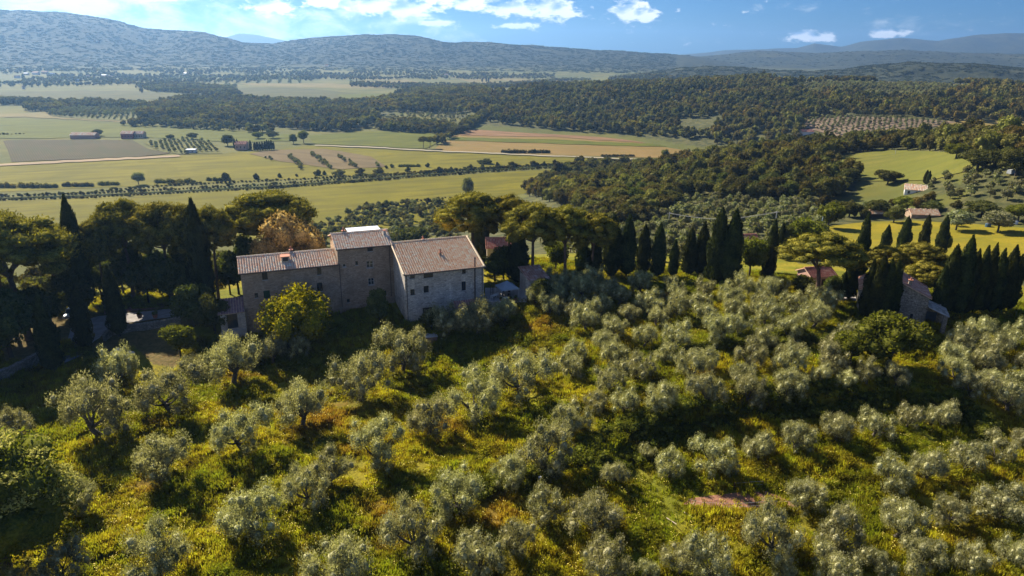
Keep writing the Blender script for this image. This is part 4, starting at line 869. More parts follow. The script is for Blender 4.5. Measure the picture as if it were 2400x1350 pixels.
def proto_cypress(seed, n=4200):
    r = np.random.default_rng(seed); H = 12.0; R = 1.15
    ph = r.random(6) * 6.28
    def prof(t): return np.clip(t / .12, 0, 1) ** .6 * np.where(t < .3, 1, np.clip(1 - ((t - .3) / .7) ** 2.5, 0, 1)) * .97 + .03
    t = r.random(int(n * 1.6)) ** 1.1; keep = r.random(len(t)) < prof(t) + .12; t = t[keep][:n]; a = r.random(len(t)) * 6.283
    lump = 1 + .13 * np.sin(3 * a + 9 * t * 2 + ph[0]) + .09 * np.sin(5 * a - 14 * t + ph[1]) + .09 * np.sin(17 * t + ph[2])
    rad_ = R * prof(t) * lump * (.86 + .24 * r.random(len(t)))
    P = np.stack([np.cos(a) * rad_, np.sin(a) * rad_, .5 + t * (H - .5)], 1); d = np.stack([np.cos(a), np.sin(a), 0 * a], 1)
    V, Fq = sprigs(P, np.array([0, 0, 1.0]) + .28 * unit(len(t), r) + d * .2, d + .6 * unit(len(t), r), .27 * (.6 + .7 * r.random(len(t))), .38)
    ks = np.linspace(0, 1, 14); an = np.linspace(0, 2 * math.pi, 13)[:-1]
    CV = np.array([[math.cos(b) * .8 * R * float(prof(np.array(q))) * (1 + .1 * math.sin(3 * b + 18 * q)), math.sin(b) * .8 * R * float(prof(np.array(q))), .5 + q * (H - .6)] for q in ks for b in an])
    i = (np.arange(13)[:, None] * 12 + np.arange(12)).ravel(); j = (np.arange(13)[:, None] * 12 + (np.arange(12) + 1) % 12).ravel()
    CF = np.stack([i, j, j + 12, i + 12], 1) + len(V)
    cm = np_mesh('cypress_crown', np.concatenate([V, CV]), [Fq, CF], False, [leaf_cyp])
    return cm, MB().tube([(0, 0, -.5), (0, 0, .4), (0, 0, 3)], [.26, .2, .12]).mesh('cypress_trunk', bark_dark, True), 2 * R * 1.05, H
def proto_pine(seed, n=12000, flat=1.0):
    r = np.random.default_rng(seed); H = 18.0; R = 6.0; blobs = []; tb = MB()
    lean = r.normal(size=2) * .5; fork = np.array([lean[0], lean[1], H * .55])
    tb.tube(limb_pts((0, 0, -.5), fork, .15, r), [.42, .36, .32, .28, .25], 8)
    for i in range(11):
        a = 2 * math.pi * (i + r.random()) / 11; rr = R * (.35 + .45 * r.random()); q = (lean[0] + math.cos(a) * rr, lean[1] + math.sin(a) * rr, H * .78 + (1 - (rr / R) ** 2) * 2.2)
        tb.tube(limb_pts(fork + [0, 0, -r.random() * .9], q, .35, r), [.17, .13, .10, .08, .05], 5)
    for i in range(84):
        a = r.random() * 6.283; rr = R * math.sqrt(r.random()) * .93; z = H - 1.1 - 5.4 * flat * (rr / R) ** 2.3 + r.normal() * .35
        s = 1.0 + r.random() * .6; blobs.append((lean[0] + math.cos(a) * rr, lean[1] + math.sin(a) * rr, z - .2, s, s, s * .68))
        if i % 3 == 0: blobs.append((lean[0] + math.cos(a) * rr * .75, lean[1] + math.sin(a) * rr * .75, z - 2.0, s * 1.3, s * 1.3, s * .9))
    cm = blob_crown('pine_crown', blobs, n, .21, leaf_pine, .34, .72, 1.15, .82, -.35, .9, r, .8)
    return cm, tb.mesh('pine_trunk', bark_pine, True), 2 * R + 1.6, H
def proto_broad(seed, mat, n=4500, size=.21, k=22, H=7.0, R=3.3, low=.22, bark=None, sz=(1.0, .55), asp=.6, core=.78, hi=1.12):
    r = np.random.default_rng(seed); blobs = []; c0 = H * (low + 1) / 2; hh = H * (1 - low) / 2
    tb = MB().tube([(0, 0, -.5), (0, 0, H * .2), (r.normal() * .2, r.normal() * .2, H * .55)], [.035 * H, .028 * H, .018 * H])
    for i in range(k):
        d = unit(1, r)[0]; t = .45 + .35 * r.random()
        q = np.array([0, 0, c0]) + d * np.array([R, R, hh]) * t; s = R * (.28 + .18 * r.random())
        blobs.append((*q, s, s, s * .9))
    for i in range(5): a = r.random() * 6.283; tb.tube(limb_pts((0, 0, H * .3), (math.cos(a) * R * .6, math.sin(a) * R * .6, H * (.5 + .25 * r.random())), .2, r), [.016 * H, .013 * H, .01 * H, .008 * H, .004 * H], 5)
    blobs.append((0, 0, c0, R * .6, R * .6, hh * .75))
    cm = blob_crown('crown', blobs, n, size, mat, asp, .8, hi, core, -.5, .2, r, .8)
    return cm, tb.mesh('trunk', bark or bark_dark, True), R * 2 * 1.08, H

def plant(name, proto, label, cat, p, w_m=None, h_m=None, group=None, rz=None, parts=('trunk', 'crown')):
    cm, tm, w0, h0 = proto; sc = (w_m / w0) if w_m else 1.0; sz = (h_m / h0) if h_m else sc
    root = thing(name, label, cat, p, rng.random() * 6.28 if rz is None else rz, group, (sc, sc, sz))
    link(parts[0], tm, root); link(parts[1], cm, root); return root
_nt_cache = {}
def scatter(name, P, srcs, rot=None, scl=None, idx=None, label=None, cat=None, sz=None):
    """one object of kind stuff: instances of the source meshes on points, placed by the arrays"""
    P = np.asarray(P, float); n = len(P)
    if n == 0: return
    idx = rng.integers(0, len(srcs), n) if idx is None else idx
    rot = rng.random(n) * 6.283 if rot is None else rot; scl = np.ones(n) if scl is None else scl
    sz = scl if sz is None else sz
    me = bpy.data.meshes.new(name); me.vertices.add(n); me.vertices.foreach_set('co', P.astype(np.float32).ravel())
    r3 = np.zeros((n, 3), np.float32); r3[:, 2] = rot; s3 = np.stack([scl, scl, sz], 1).astype(np.float32)
    me.attributes.new('rot', 'FLOAT_VECTOR', 'POINT').data.foreach_set('vector', r3.ravel())
    me.attributes.new('scl', 'FLOAT_VECTOR', 'POINT').data.foreach_set('vector', s3.ravel())
    me.attributes.new('idx', 'INT', 'POINT').data.foreach_set('value', idx.astype(np.int32))
    o = link(name, me); tr = bpy.data.node_groups.new(name + '_nodes', 'GeometryNodeTree')
    tr.interface.new_socket('Geometry', in_out='INPUT', socket_type='NodeSocketGeometry'); tr.interface.new_socket('Geometry', in_out='OUTPUT', socket_type='NodeSocketGeometry')
    nd = tr.nodes; gi = nd.new('NodeGroupInput'); go = nd.new('NodeGroupOutput'); jn = nd.new('GeometryNodeJoinGeometry')
    def attr(nm, dt): a = nd.new('GeometryNodeInputNamedAttribute'); a.data_type = dt; a.inputs[0].default_value = nm; return a.outputs[0]
    ar, as_, ai = attr('rot', 'FLOAT_VECTOR'), attr('scl', 'FLOAT_VECTOR'), attr('idx', 'INT')
    for k, s_me in enumerate(srcs):
        so = bpy.data.objects.new(name + '_source', s_me)
        oi = nd.new('GeometryNodeObjectInfo'); oi.inputs['Object'].default_value = so; oi.inputs['As Instance'].default_value = True
        cmp = nd.new('FunctionNodeCompare'); cmp.data_type = 'INT'; cmp.operation = 'EQUAL'; tr.links.new(ai, cmp.inputs[2]); cmp.inputs[3].default_value = k
        ip = nd.new('GeometryNodeInstanceOnPoints'); tr.links.new(gi.outputs[0], ip.inputs['Points']); tr.links.new(cmp.outputs[0], ip.inputs['Selection'])
        tr.links.new(oi.outputs['Geometry'], ip.inputs['Instance']); tr.links.new(ar, ip.inputs['Rotation']); tr.links.new(as_, ip.inputs['Scale'])
        tr.links.new(ip.outputs[0], jn.inputs[0])
    tr.links.new(jn.outputs[0], go.inputs[0]); o.modifiers.new('scatter', 'NODES').node_group = tr
    return tag(o, label, cat, None, 'stuff')

def join_meshes(name, meshes):      # trunk + crown as one mesh for far or massed trees
    Vs = []; Fs3 = []; off = 0; mats = []; mi = []; tot = []; loops = []
    for me in meshes:
        n = len(me.vertices); v = np.empty(n * 3, np.float32); me.vertices.foreach_get('co', v); Vs.append(v.reshape(-1, 3))
        l = np.empty(len(me.loops), np.int32); me.loops.foreach_get('vertex_index', l); loops.append(l + off); off += n
        t = np.empty(len(me.polygons), np.int32); me.polygons.foreach_get('loop_total', t); tot.append(t)
        q_ = np.empty(len(t), np.int32); me.polygons.foreach_get('material_index', q_); mi.append(q_ + len(mats)); mats += list(me.materials)
    out = bpy.data.meshes.new(name); V = np.concatenate(Vs); L = np.concatenate(loops); T = np.concatenate(tot)
    out.vertices.add(len(V)); out.vertices.foreach_set('co', V.ravel()); out.loops.add(len(L)); out.loops.foreach_set('vertex_index', L)
    out.polygons.add(len(T)); out.polygons.foreach_set('loop_start', np.concatenate([[0], np.cumsum(T)[:-1]]).astype(np.int32)); out.polygons.foreach_set('loop_total', T)
    for m in mats: out.materials.append(m)
    out.polygons.foreach_set('material_index', np.concatenate(mi)); out.update(calc_edges=True); return out

OLIVES = [proto_olive(100 + i) for i in range(7)]
CYP = [proto_cypress(200 + i) for i in range(4)]
PINES = [proto_pine(300 + i) for i in range(4)]
OAKS = [proto_broad(400 + i, leaf_oak, 3600, .23) for i in range(3)]
GREENS = [proto_broad(410 + i, leaf_green, 3600, .20) for i in range(2)]
ORD = ['first', 'second', 'third', 'fourth', 'fifth', 'sixth', 'seventh', 'eighth', 'ninth', 'tenth', 'eleventh', 'twelfth', 'thirteenth', 'fourteenth', 'fifteenth', 'sixteenth', 'seventeenth', 'eighteenth', 'nineteenth', 'twentieth', 'twenty-first', 'twenty-second', 'twenty-third', 'twenty-fourth', 'twenty-fifth', 'twenty-sixth', 'twenty-seventh', 'twenty-eighth']

# ------------------------------------------------------------------ olives one can tell apart: crown centre and width as seen, turned into places on the slope
OL = [(234, 965, 150), (38, 1000, 85), (400, 915, 135), (550, 848, 130), (385, 1072, 130), (567, 1010, 120), (710, 955, 122), (193, 1160, 95), (590, 1205, 150), (378, 1305, 145),
      (775, 1100, 95), (715, 1150, 100), (790, 1330, 160), (150, 1335, 115), (845, 890, 120), (1220, 880, 135), (1115, 940, 112), (1005, 985, 105), (888, 1045, 122), (1400, 942, 62), (1462, 940, 68),
      (1550, 935, 92), (1340, 985, 82), (1275, 1060, 125), (1200, 1110, 85), (1072, 1165, 122), (1280, 1185, 90), (1390, 1200, 135), (1440, 1110, 65), (960, 1250, 130), (1212, 1262, 92), (1120, 1305, 120),
      (1420, 1325, 120), (1590, 1305, 105), (1515, 1060, 50), (1568, 1088, 80), (1520, 1335, 60), (1652, 910, 98), (1755, 915, 88), (1846, 895, 92), (1922, 872, 62), (1975, 885, 60), (2030, 870, 65),
      (2100, 875, 68), (2360, 925, 98), (2205, 970, 88), (2125, 975, 66), (2045, 990, 88), (1950, 1000, 90), (1865, 1020, 92), (1775, 1040, 92), (1670, 1065, 105), (1710, 1092, 46), (2330, 1050, 80), (2262, 1068, 92),
      (2388, 1025, 70), (2168, 1090, 100), (2090, 1110, 105), (1882, 1150, 110), (1795, 1250, 142), (1962, 1240, 128), (2098, 1210, 128), (2335, 1175, 122), (2220, 1195, 92), (1655, 1305, 135), (1835, 1335, 70),
      (1950, 1325, 118), (2060, 1320, 85), (2150, 1305, 112), (2262, 1300, 95), (2365, 1290, 90), (280, 865, 92), (945, 830, 105), (1050, 752, 84), (1120, 748, 84), (1180, 735, 62), (1372, 745, 72), (640, 820, 80), (700, 815, 60),
      (455, 855, 50), (40, 1350, 80), (2480, 1150, 110), (2460, 980, 100), (-60, 1180, 120)]
def olive_base(x, y, w): return gp(x, y + .40 * w)
placed = []
_pp = raycast(np.array([o[0] for o in OL]), np.array([o[1] + .40 * o[2] for o in OL]))
band = lambda y: 0 if y > 1240 else 1 if y > 1120 else 2 if y > 1015 else 3 if y > 925 else 4
BN = ['row nearest the bottom edge', 'second row up from the bottom edge', 'third row up, across mid slope', 'fourth row up, across mid slope', 'topmost loose row, just under the farmhouse']
cnt = {}
SIZEW = lambda w: 'large' if w > 7.2 else 'small' if w < 4.6 else 'medium-sized'
for i in sorted(range(len(OL)), key=lambda i: OL[i][0]):
    x, y, w = OL[i]; p = _pp[i]; wm = w / px_per_m(p) * (.98 if x < 1500 else .86); b = band(y); placed.append((p[0], p[1], wm / 2))
    if 0 < x < 2400: cnt[b] = cnt.get(b, 0) + 1; lab = f'{SIZEW(wm)} grey-green olive tree, {ORD[cnt[b] - 1]} from left in the {BN[b]}'
    else: lab = 'grey-green olive tree cut off by the ' + ('left' if x < 0 else 'right') + ' edge' + (' near the bottom' if y > 1100 else '')
    plant('olive_tree', OLIVES[int(rng.integers(7))], lab, 'olive tree', p, wm, wm * (.88 + .18 * rng.random()), 'olive trees on the slope')
def fill(poly, spacing, rlo, rhi, tries=4000, jitter=True, avoid=None, first=placed, pad=.75, seed=1):
    """poisson-like world points whose place on the ground lies inside an outline seen in the photograph"""
    r = np.random.default_rng(seed); xs = [p[0] for p in poly]; ys = [p[1] for p in poly]
    c = np.stack([r.uniform(min(xs), max(xs), tries), r.uniform(min(ys), max(ys), tries)], 1); c = c[inpoly(c[:, 0], c[:, 1], poly)]
    P = raycast(c[:, 0], c[:, 1]); rr = np.hypot(P[:, 0], P[:, 1]); m = (rr > rlo) & (rr < rhi); P = P[m]; out = []
    ex = [(a[0], a[1], a[2] * pad) for a in first] if first is not None else []
    for p in P:
        if all((p[0] - q[0]) ** 2 + (p[1] - q[1]) ** 2 > spacing ** 2 for q in out) and all((p[0] - q[0]) ** 2 + (p[1] - q[1]) ** 2 > (q[2] + spacing / 2) ** 2 for q in ex): out.append(p)
    return out
G1 = [(1290, 715), (1345, 682), (1500, 690), (1700, 680), (1830, 690), (1930, 712), (1965, 745), (1990, 800), (2040, 850), (2020, 885), (1900, 900), (1640, 900), (1450, 925), (1345, 905), (1330, 870), (1395, 800), (1385, 760)]
G2 = [(2190, 840), (2260, 800), (2420, 800), (2420, 920), (2330, 980), (2240, 930)]
G3 = [(1245, 705), (1300, 675), (1420, 670), (1420, 710), (1330, 730), (1260, 740)]
for poly, sp, lab, sd in ((G1, 5.3, 'silvery olive tree in the dense grove below the long cypress row', 3), (G2, 4.8, 'olive tree on the bank below the right-hand stone house', 4), (G3, 4.2, 'dark olive tree beside the garden pavilion under the pines', 5)):
    for p in fill(poly, sp, 80, 175, 2600, seed=sd):
        wm = rng.uniform(3.9, 5.6); placed.append((p[0], p[1], wm / 2))
        plant('olive_tree', OLIVES[int(rng.integers(7))], lab, 'olive tree', p, wm, wm * rng.uniform(.85, 1.05), {3: 'olives of the dense grove', 4: 'olives on the right bank', 5: 'olives by the pavilion'}[sd])

# ------------------------------------------------------------------ cypresses
CY = [(203, 462, 728, 46, 'tall leaning dark cypress between the broad left pine and the drive'), (483, 468, 722, 50, 'thick tall cypress just left of the farmhouse lean-to'),
      (280, 622, 788, 38, 'slim cypress standing at the wall corner, casting a long shadow'), (203, 672, 818, 38, 'short dark cypress beside the parked van'), (128, 690, 872, 46, 'shadowed cypress at the end of the left stone wall'),
      (1128, 485, 612, 42, 'cypress right behind the tall stone block'), (1214, 535, 665, 46, 'black-green cypress between the red roof and the pavilion'),
      (1365, 565, 655, 36, 'short cypress under the middle pines, left of a pair'), (1393, 560, 660, 32, 'short cypress under the middle pines, right of a pair'),
      (1432, 503, 650, 42, 'first cypress of the long row, touching the pines'), (1467, 505, 648, 36, 'second cypress of the long row behind the olive grove'), (1505, 527, 645, 30, 'third cypress of the long row, slim'), (1539, 525, 650, 32, 'fourth cypress of the long row'),
      (1576, 562, 650, 22, 'smallest cypress in the long row, with a pointed top'), (1612, 535, 648, 32, 'sixth cypress of the long row'), (1640, 520, 650, 30, 'seventh cypress of the long row, narrow'), (1674, 488, 668, 44, 'left one of the two tallest cypresses in the long row'), (1706, 492, 672, 44, 'right one of the two tallest cypresses in the long row'),
      (1801, 515, 640, 26, 'cypress right of the bright green round tree'), (1797, 575, 655, 30, 'short cypress below the bright green round tree'), (1826, 522, 600, 18, 'thin cypress left of the round green oak'), (1858, 520, 600, 20, 'thin cypress in front of the round green oak'),
      (2003, 503, 680, 32, 'tall lone cypress right of the round-topped pine'), (1987, 605, 700, 36, 'dark cypress hiding the pink house corner'), (1972, 637, 702, 14, 'young light green cypress by the paved terrace'),
      (2068, 528, 610, 24, 'first of four spaced cypresses before the yellow field'), (2110, 508, 610, 28, 'second of four spaced cypresses before the yellow field'), (2157, 503, 605, 22, 'third of four spaced cypresses before the yellow field'), (2199, 505, 605, 24, 'last of four spaced cypresses before the yellow field'),
      (2024, 610, 748, 30, 'leftmost cypress of the tight clump left of the gable house'), (2044, 600, 756, 36, 'second cypress of the tight clump left of the gable house'), (2063, 607, 758, 32, 'third cypress of the clump left of the gable house'), (2080, 612, 752, 34, 'rightmost clump cypress touching the gable wall'),
      (2192, 622, 740, 30, 'leftmost low cypress of the big clump on the right'), (2208, 575, 738, 38, 'second cypress of the big right-hand clump'), (2237, 553, 740, 40, 'tallest cypress of the big right-hand clump'), (2260, 585, 738, 28, 'fourth cypress of the big right-hand clump'), (2279, 578, 736, 30, 'fifth cypress of the big right-hand clump'),
      (2297, 572, 735, 28, 'sixth cypress of the big right-hand clump'), (2319, 584, 732, 32, 'seventh cypress of the big right-hand clump'), (2344, 576, 730, 34, 'eighth cypress of the big right-hand clump, doubled top'), (2363, 598, 728, 28, 'last cypress of the big right-hand clump')]
for i, (x, yt, yb, w, lab) in enumerate(CY):
    p = gp(x, yb); k = px_per_m(p)
    o = plant('cypress', CYP[i % 4], lab, 'cypress', p, w / k * 1.0, h_for(p, yt) * 1.01, 'cypresses on the ridge')
# ------------------------------------------------------------------ stone pines
PN = [(70, 500, 795, 290, 'very broad umbrella pine filling the left edge'), (-60, 530, 770, 230, 'umbrella pine cut by the left edge'), (10, 498, 745, 200, 'umbrella pine behind the very broad one at the left edge'), (140, 520, 716, 150, 'umbrella pine between the broad pine and the leaning cypress'), (455, 478, 702, 120, 'umbrella pine just left of the thick cypress'), (245, 513, 715, 105, 'small umbrella pine right of the leaning cypress'), (312, 466, 700, 150, 'umbrella pine with forked trunk, left of the middle pair'), (405, 466, 700, 150, 'umbrella pine left of the thick cypress'),
      (512, 482, 700, 120, 'umbrella pine behind the thick cypress'), 
      (1118, 444, 640, 165, 'broad umbrella pine behind the tall stone block'), (1195, 455, 640, 120, 'umbrella pine right behind the broad one'), (1250, 468, 668, 150, 'foremost umbrella pine over the pavilion'), (1325, 480, 668, 135, 'umbrella pine in the middle of the central group'), (1392, 492, 662, 115, 'last umbrella pine of the central group'),
      (1903, 545, 715, 195, 'low round umbrella pine over the pink house'), (2062, 572, 690, 100, 'small umbrella pine above the tight cypress clump'), (2142, 568, 690, 125, 'umbrella pine behind the gable house'), (2150, 612, 720, 105, 'lowest umbrella pine behind the gable house roof')]
for i, (x, yt, yb, w, lab) in enumerate(PN):
    p = gp(x, yb); k = px_per_m(p); plant('stone_pine', PINES[i % 4], lab, 'pine tree', p, w / k * 1.1, h_for(p, yt + 3), 'stone pines around the farm')
_p = HO.xy.to_3d() + Vector(U3) * -21.5 + Vector(V3) * 38; _p.z = hz(_p.x, _p.y); plant('stone_pine', PINES[1], 'wide flat umbrella pine behind the russet tree', 'pine tree', _p, 232 / px_per_m(_p), h_for(_p, 444), 'stone pines around the farm')
# ------------------------------------------------------------------ broad trees and shrubs
def btree(name, proto, lab, cat, x, yt, yb, w, group=None):
    p = gp(x, yb); k = px_per_m(p); return plant(name, proto, lab, cat, p, w / k, h_for(p, yt), group)
RUS = proto_broad(500, leaf_russet, 7000, .17, 34, 8, 3.9, .12)
YEL = proto_broad(501, leaf_bright, 7500, .16, 34, 7, 3.9, .08, sz=(1, .5), hi=1.25)
CRM = proto_broad(502, leaf_green, 15000, .15, 64, 12, 5.0, .16, hi=1.2)
_p = HO.xy.to_3d() + Vector(U3) * -19.3 + Vector(V3) * 28; _p.z = hz(_p.x, _p.y); plant('russet_tree', RUS, 'round russet-flowered tree behind the long wing roof', 'tree', _p, 160 / px_per_m(_p), h_for(_p, 492))
btree('yellow_green_tree', YEL, 'bright yellow-green tree growing against the long wing wall', 'tree', 702, 676, 812, 165)
_bl = btree('blossoming_tree', CRM, 'large dark tree with cream blossom in the bottom left corner', 'tree', 20, 1036, 1345, 350)
link('blossom', blob_crown('blossom', [(*(np.array([0, 0, 6.9]) + _d * [4.6, 4.6, 4.9]), .75, .75, .45) for _d in unit(110) if _d[2] > -.15], 12000, .12, leaf_cream, .6, .7, 1.2, 0, .1), _bl)
btree('green_tree', GREENS[0], 'spreading green tree in front of the gable house', 'tree', 2080, 742, 868, 165)
btree('green_tree', GREENS[1], 'low green bush left of the spreading tree by the gable house', 'tree', 1990, 775, 860, 90)
btree('green_tree', GREENS[1], 'bright green round tree ending the long cypress row', 'tree', 1755, 553, 655, 84)
btree('green_tree', GREENS[0], 'round green oak behind the two thin cypresses', 'tree', 1888, 514, 600, 95)
btree('green_shrub', GREENS[1], 'light green shrub on the dry lawn below the drive', 'shrub', 424, 760, 838, 80)
btree('green_shrub', GREENS[0], 'pale green tree beside the terrace behind the tall block', 'shrub', 1160, 598, 662, 90)
btree('green_shrub', GREENS[1], 'yellow-green shrub between the pine trunks', 'shrub', 1302, 560, 640, 66)
for x, yt, yb, w, lab in [(-190, 640, 900, 230, 'dark oak outside the left edge'), (-330, 600, 860, 240, 'dark oak far outside the left edge'), (-180, 760, 1000, 180, 'dark oak outside the left edge, lower one'), (30, 672, 850, 170, 'dark oak at the left edge above the stone wall'), (95, 668, 800, 120, 'dark oak between the left edge and the short cypress'), (-70, 640, 860, 200, 'dark oak cut by the left edge'), (455, 668, 765, 110, 'leafy dark shrub tree hiding the end of the drive'), (505, 690, 785, 90, 'dark shrub against the lean-to shed'),
                          (240, 600, 705, 80, 'dark evergreen behind the short cypress'), (290, 585, 690, 80, 'dark evergreen under the small umbrella pine'), (375, 575, 690, 80, 'dark evergreen among the left pine trunks'), (430, 580, 690, 80, 'dark evergreen between the pines and the thick cypress'), (540, 600, 690, 70, 'dark evergreen right of the thick cypress'), (1880, 642, 702, 56, 'dark bush in front of the pink house'), (1948, 640, 698, 44, 'dark bush right of the pink house'), (350, 600, 712, 90, 'dark evergreen under the left pines'), (400, 590, 712, 80, 'dark evergreen behind the drive, left of centre'), (440, 612, 712, 70, 'dark evergreen left of the thick cypress'), (560, 585, 690, 90, 'grey-green evergreen behind the lean-to'), (590, 555, 670, 110, 'round evergreen shrub left of the russet tree'),
                          (325, 570, 690, 70, 'evergreen among the trunks of the left pines'), (1012, 722, 775, 60, 'black-green shrub by the dark doorway of the tall block'), (1180, 580, 655, 70, 'dark bush in front of the distant red roof'), (1270, 655, 720, 60, 'dark ivy-like bush at the pavilion corner'), (960, 528, 600, 90, 'dark bush behind the tower roof'),
                          (890, 680, 760, 60, 'low bush in the shade under the tower'), (180, 640, 742, 110, 'black shade tree over the parked van')]:
    btree('evergreen', OAKS[int(rng.integers(3))], lab, 'tree', x, yt, yb, w)
leaf_hill = leaf_mat('hill_forest_leaf', (0.026, 0.032, 0.014), (0.066, 0.068, 0.027), .2, 0, var_scale=.05, rv=.15)
PALE = proto_broad(510, leaf_far, 3600, .22)
for i, (x, yt, yb, w, mt, lab) in enumerate([(1940, 478, 535, 66, 1, 'green oak left of the field shed'), (1990, 470, 508, 60, 0, 'olive-brown oak above the field shed'), (2052, 466, 508, 58, 2, 'light brown oak over the field shed'), (2094, 485, 522, 50, 0, 'dark pointed oak at the top edge of the yellow field'),
        (2125, 462, 494, 62, 1, 'bright oak behind the low brown house'), (2178, 470, 495, 60, 2, 'oak behind the right end of the low brown house'), (2240, 492, 540, 66, 3, 'pale olive at the upper edge of the yellow field'), (2300, 470, 505, 80, 0, 'dark oak at the right behind the yellow field'), (2338, 495, 545, 76, 3, 'pale olive by the white garden tank'), (2385, 478, 520, 70, 1, 'green oak at the right edge behind the yellow field'),
        (2080, 396, 432, 60, 0, 'dark round oak at the lower meadow edge'), (1990, 396, 432, 56, 0, 'dark oak between the wood and the meadow'), (2327, 290, 328, 54, 0, 'lone dark oak on the sunny upper slope'), (2290, 345, 400, 84, 0, 'dark oak bulging over the right meadow edge'), (2380, 350, 412, 90, 0, 'dark oak right of the meadow'), (2240, 335, 372, 60, 1, 'olive-brown oak at the top right meadow corner'),
        (1558, 350, 375, 22, 1, 'small round tree standing at the end of the plain'), (325, 404, 433, 34, 3, 'pale tree rising from the roadside hedge'), (530, 403, 428, 18, 0, 'dark tree at the end of the roadside hedge'), (712, 305, 335, 28, 1, 'light tree on the plain right of the cypress-ringed house'), (688, 315, 337, 22, 0, 'dark round tree left of the light tree on the plain'),
        (453, 311, 327, 28, 0, 'dark round tree on the plain right of the farm buildings'), (229, 301, 319, 26, 0, 'round tree between the two barns'), (534, 316, 342, 34, 0, 'dark tree left of the cypress-ringed house'), (400, 315, 327, 20, 0, 'small tree near the ochre farm building'), (640, 307, 325, 30, 0, 'tree on the plain in front of the long wood'), (605, 309, 325, 30, 1, 'olive tree-like oak near the long wood'),
        (1098, 415, 470, 30, 3, 'thin pale poplar rising behind the central pines'), (2205, 548, 600, 34, 1, 'small green tree before the yellow field'), (1840, 530, 600, 50, 0, 'dark oak behind the thin cypresses'), (1320, 505, 560, 80, 0, 'dark oak behind the middle pines'), (1270, 480, 540, 90, 0, 'dark oak at the corner of the plain and the wood')]):
    btree('broadleaf_tree', {0: OAKS[i % 3], 1: GREENS[i % 2], 2: OAKS[1], 3: PALE}[mt], lab, 'tree', x, yt, yb, w)

for i, (x, yt, w) in enumerate([(992, 327, 30), (1007, 329, 28)]):
    p = atz(x, 348, 0); plant('stone_pine', PINES[i], ['left', 'right'][i] + ' one of two small umbrella pines at the road bend on the plain', 'pine tree', tuple(p), w / px_per_m(p), 13)
for i, (x, yt, yb, w) in enumerate([(551, 323, 350, 5), (557, 325, 350, 5), (588, 328, 352, 5), (598, 333, 353, 6), (604, 332, 353, 6), (610, 332, 353, 5), (616, 331, 353, 5), (622, 330, 352, 5), (627, 327, 352, 5), (632, 328, 352, 5), (637, 327, 351, 5), (642, 331, 351, 4), (2168, 398, 431, 9), (2174, 400, 432, 8), (1650, 355, 368, 4), (1658, 356, 368, 4), (55, 172, 185, 5), (1145, 182, 192, 3), (1130, 183, 192, 3), (1140, 181, 192, 3)]):
    p = gp(x, yb); lab = 'small cypress in the row beside the pink country house on the plain' if i < 12 else (['left', 'right'][i - 12] + ' one of two thin cypresses beside the white house' if i < 14 else 'tiny cypress far out beyond the fields')
    plant('cypress', CYP[i % 4], lab, 'cypress', p, w / px_per_m(p) * 1.2, h_for(p, yt), 'far cypresses' if i < 12 or i > 13 else None)

# ------------------------------------------------------------------ woods and groves
def worldgrid(poly, sp, rlo, rhi, seed=0, ang=0.0, jit=.45, sy=None):
    """jittered world grid of points whose place on the ground is seen inside an outline"""
    r = np.random.default_rng(seed); xs = np.array([p[0] for p in poly]); ys = np.array([p[1] for p in poly])
    th = [math.atan2(*ray(float(x), 400.)[:2]) for x in (xs.min(), xs.max())]; cx = []
    ext = rhi; c, s_ = math.cos(ang), math.sin(ang); sy = sy or sp
    xa, xb = rhi * math.sin(th[0]) if th[0] < 0 else rlo * math.sin(th[0]) * .8, rhi * math.sin(th[1]) if th[1] > 0 else rlo * math.sin(th[1]) * .8
    cxm, cym = (xa + xb) / 2, (rhi + rlo * .6) / 2; R = math.hypot((xb - xa) / 2, (rhi - rlo * .6) / 2) + sp
    g1, g2 = np.meshgrid(np.arange(-R, R, sp), np.arange(-R, R, sy)); g1 = g1.ravel() + r.uniform(-jit, jit, g1.size) * sp; g2 = g2.ravel() + r.uniform(-jit, jit, g2.size) * sy
    x = cxm + g1 * c - g2 * s_; y = cym + g1 * s_ + g2 * c; rr = np.hypot(x, y); a = np.arctan2(x, y)
    m = (rr > rlo) & (rr < rhi) & (np.abs(a) < 1.0) & (a > th[0] - .02) & (a < th[1] + .02); x, y = x[m], y[m]; z = height(x, y); px, py = project(x, y, z); m = inpoly(px, py, poly)
    return np.stack([x, y, z], 1)[m]
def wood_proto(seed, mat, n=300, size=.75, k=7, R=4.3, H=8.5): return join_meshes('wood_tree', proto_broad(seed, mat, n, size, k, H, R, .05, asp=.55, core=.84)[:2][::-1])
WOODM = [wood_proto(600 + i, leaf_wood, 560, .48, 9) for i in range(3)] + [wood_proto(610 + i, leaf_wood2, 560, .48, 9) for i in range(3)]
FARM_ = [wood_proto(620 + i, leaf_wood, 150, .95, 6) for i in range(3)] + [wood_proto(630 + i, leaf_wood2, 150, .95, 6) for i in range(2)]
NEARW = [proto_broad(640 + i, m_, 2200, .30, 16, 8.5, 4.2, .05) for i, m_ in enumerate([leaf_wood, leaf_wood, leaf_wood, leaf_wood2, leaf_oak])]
far_ol = [join_meshes('far_olive', proto_broad(650 + i, leaf_far, 260, .36, 6, 4.0, 2.1, .15, core=.7)[:2][::-1]) for i in range(3)]
P = worldgrid(W_NEAR, 6.6, 215, 640, 1); rr = np.hypot(P[:, 0], P[:, 1]); order = np.argsort(rr); P = P[order]
nn = 150
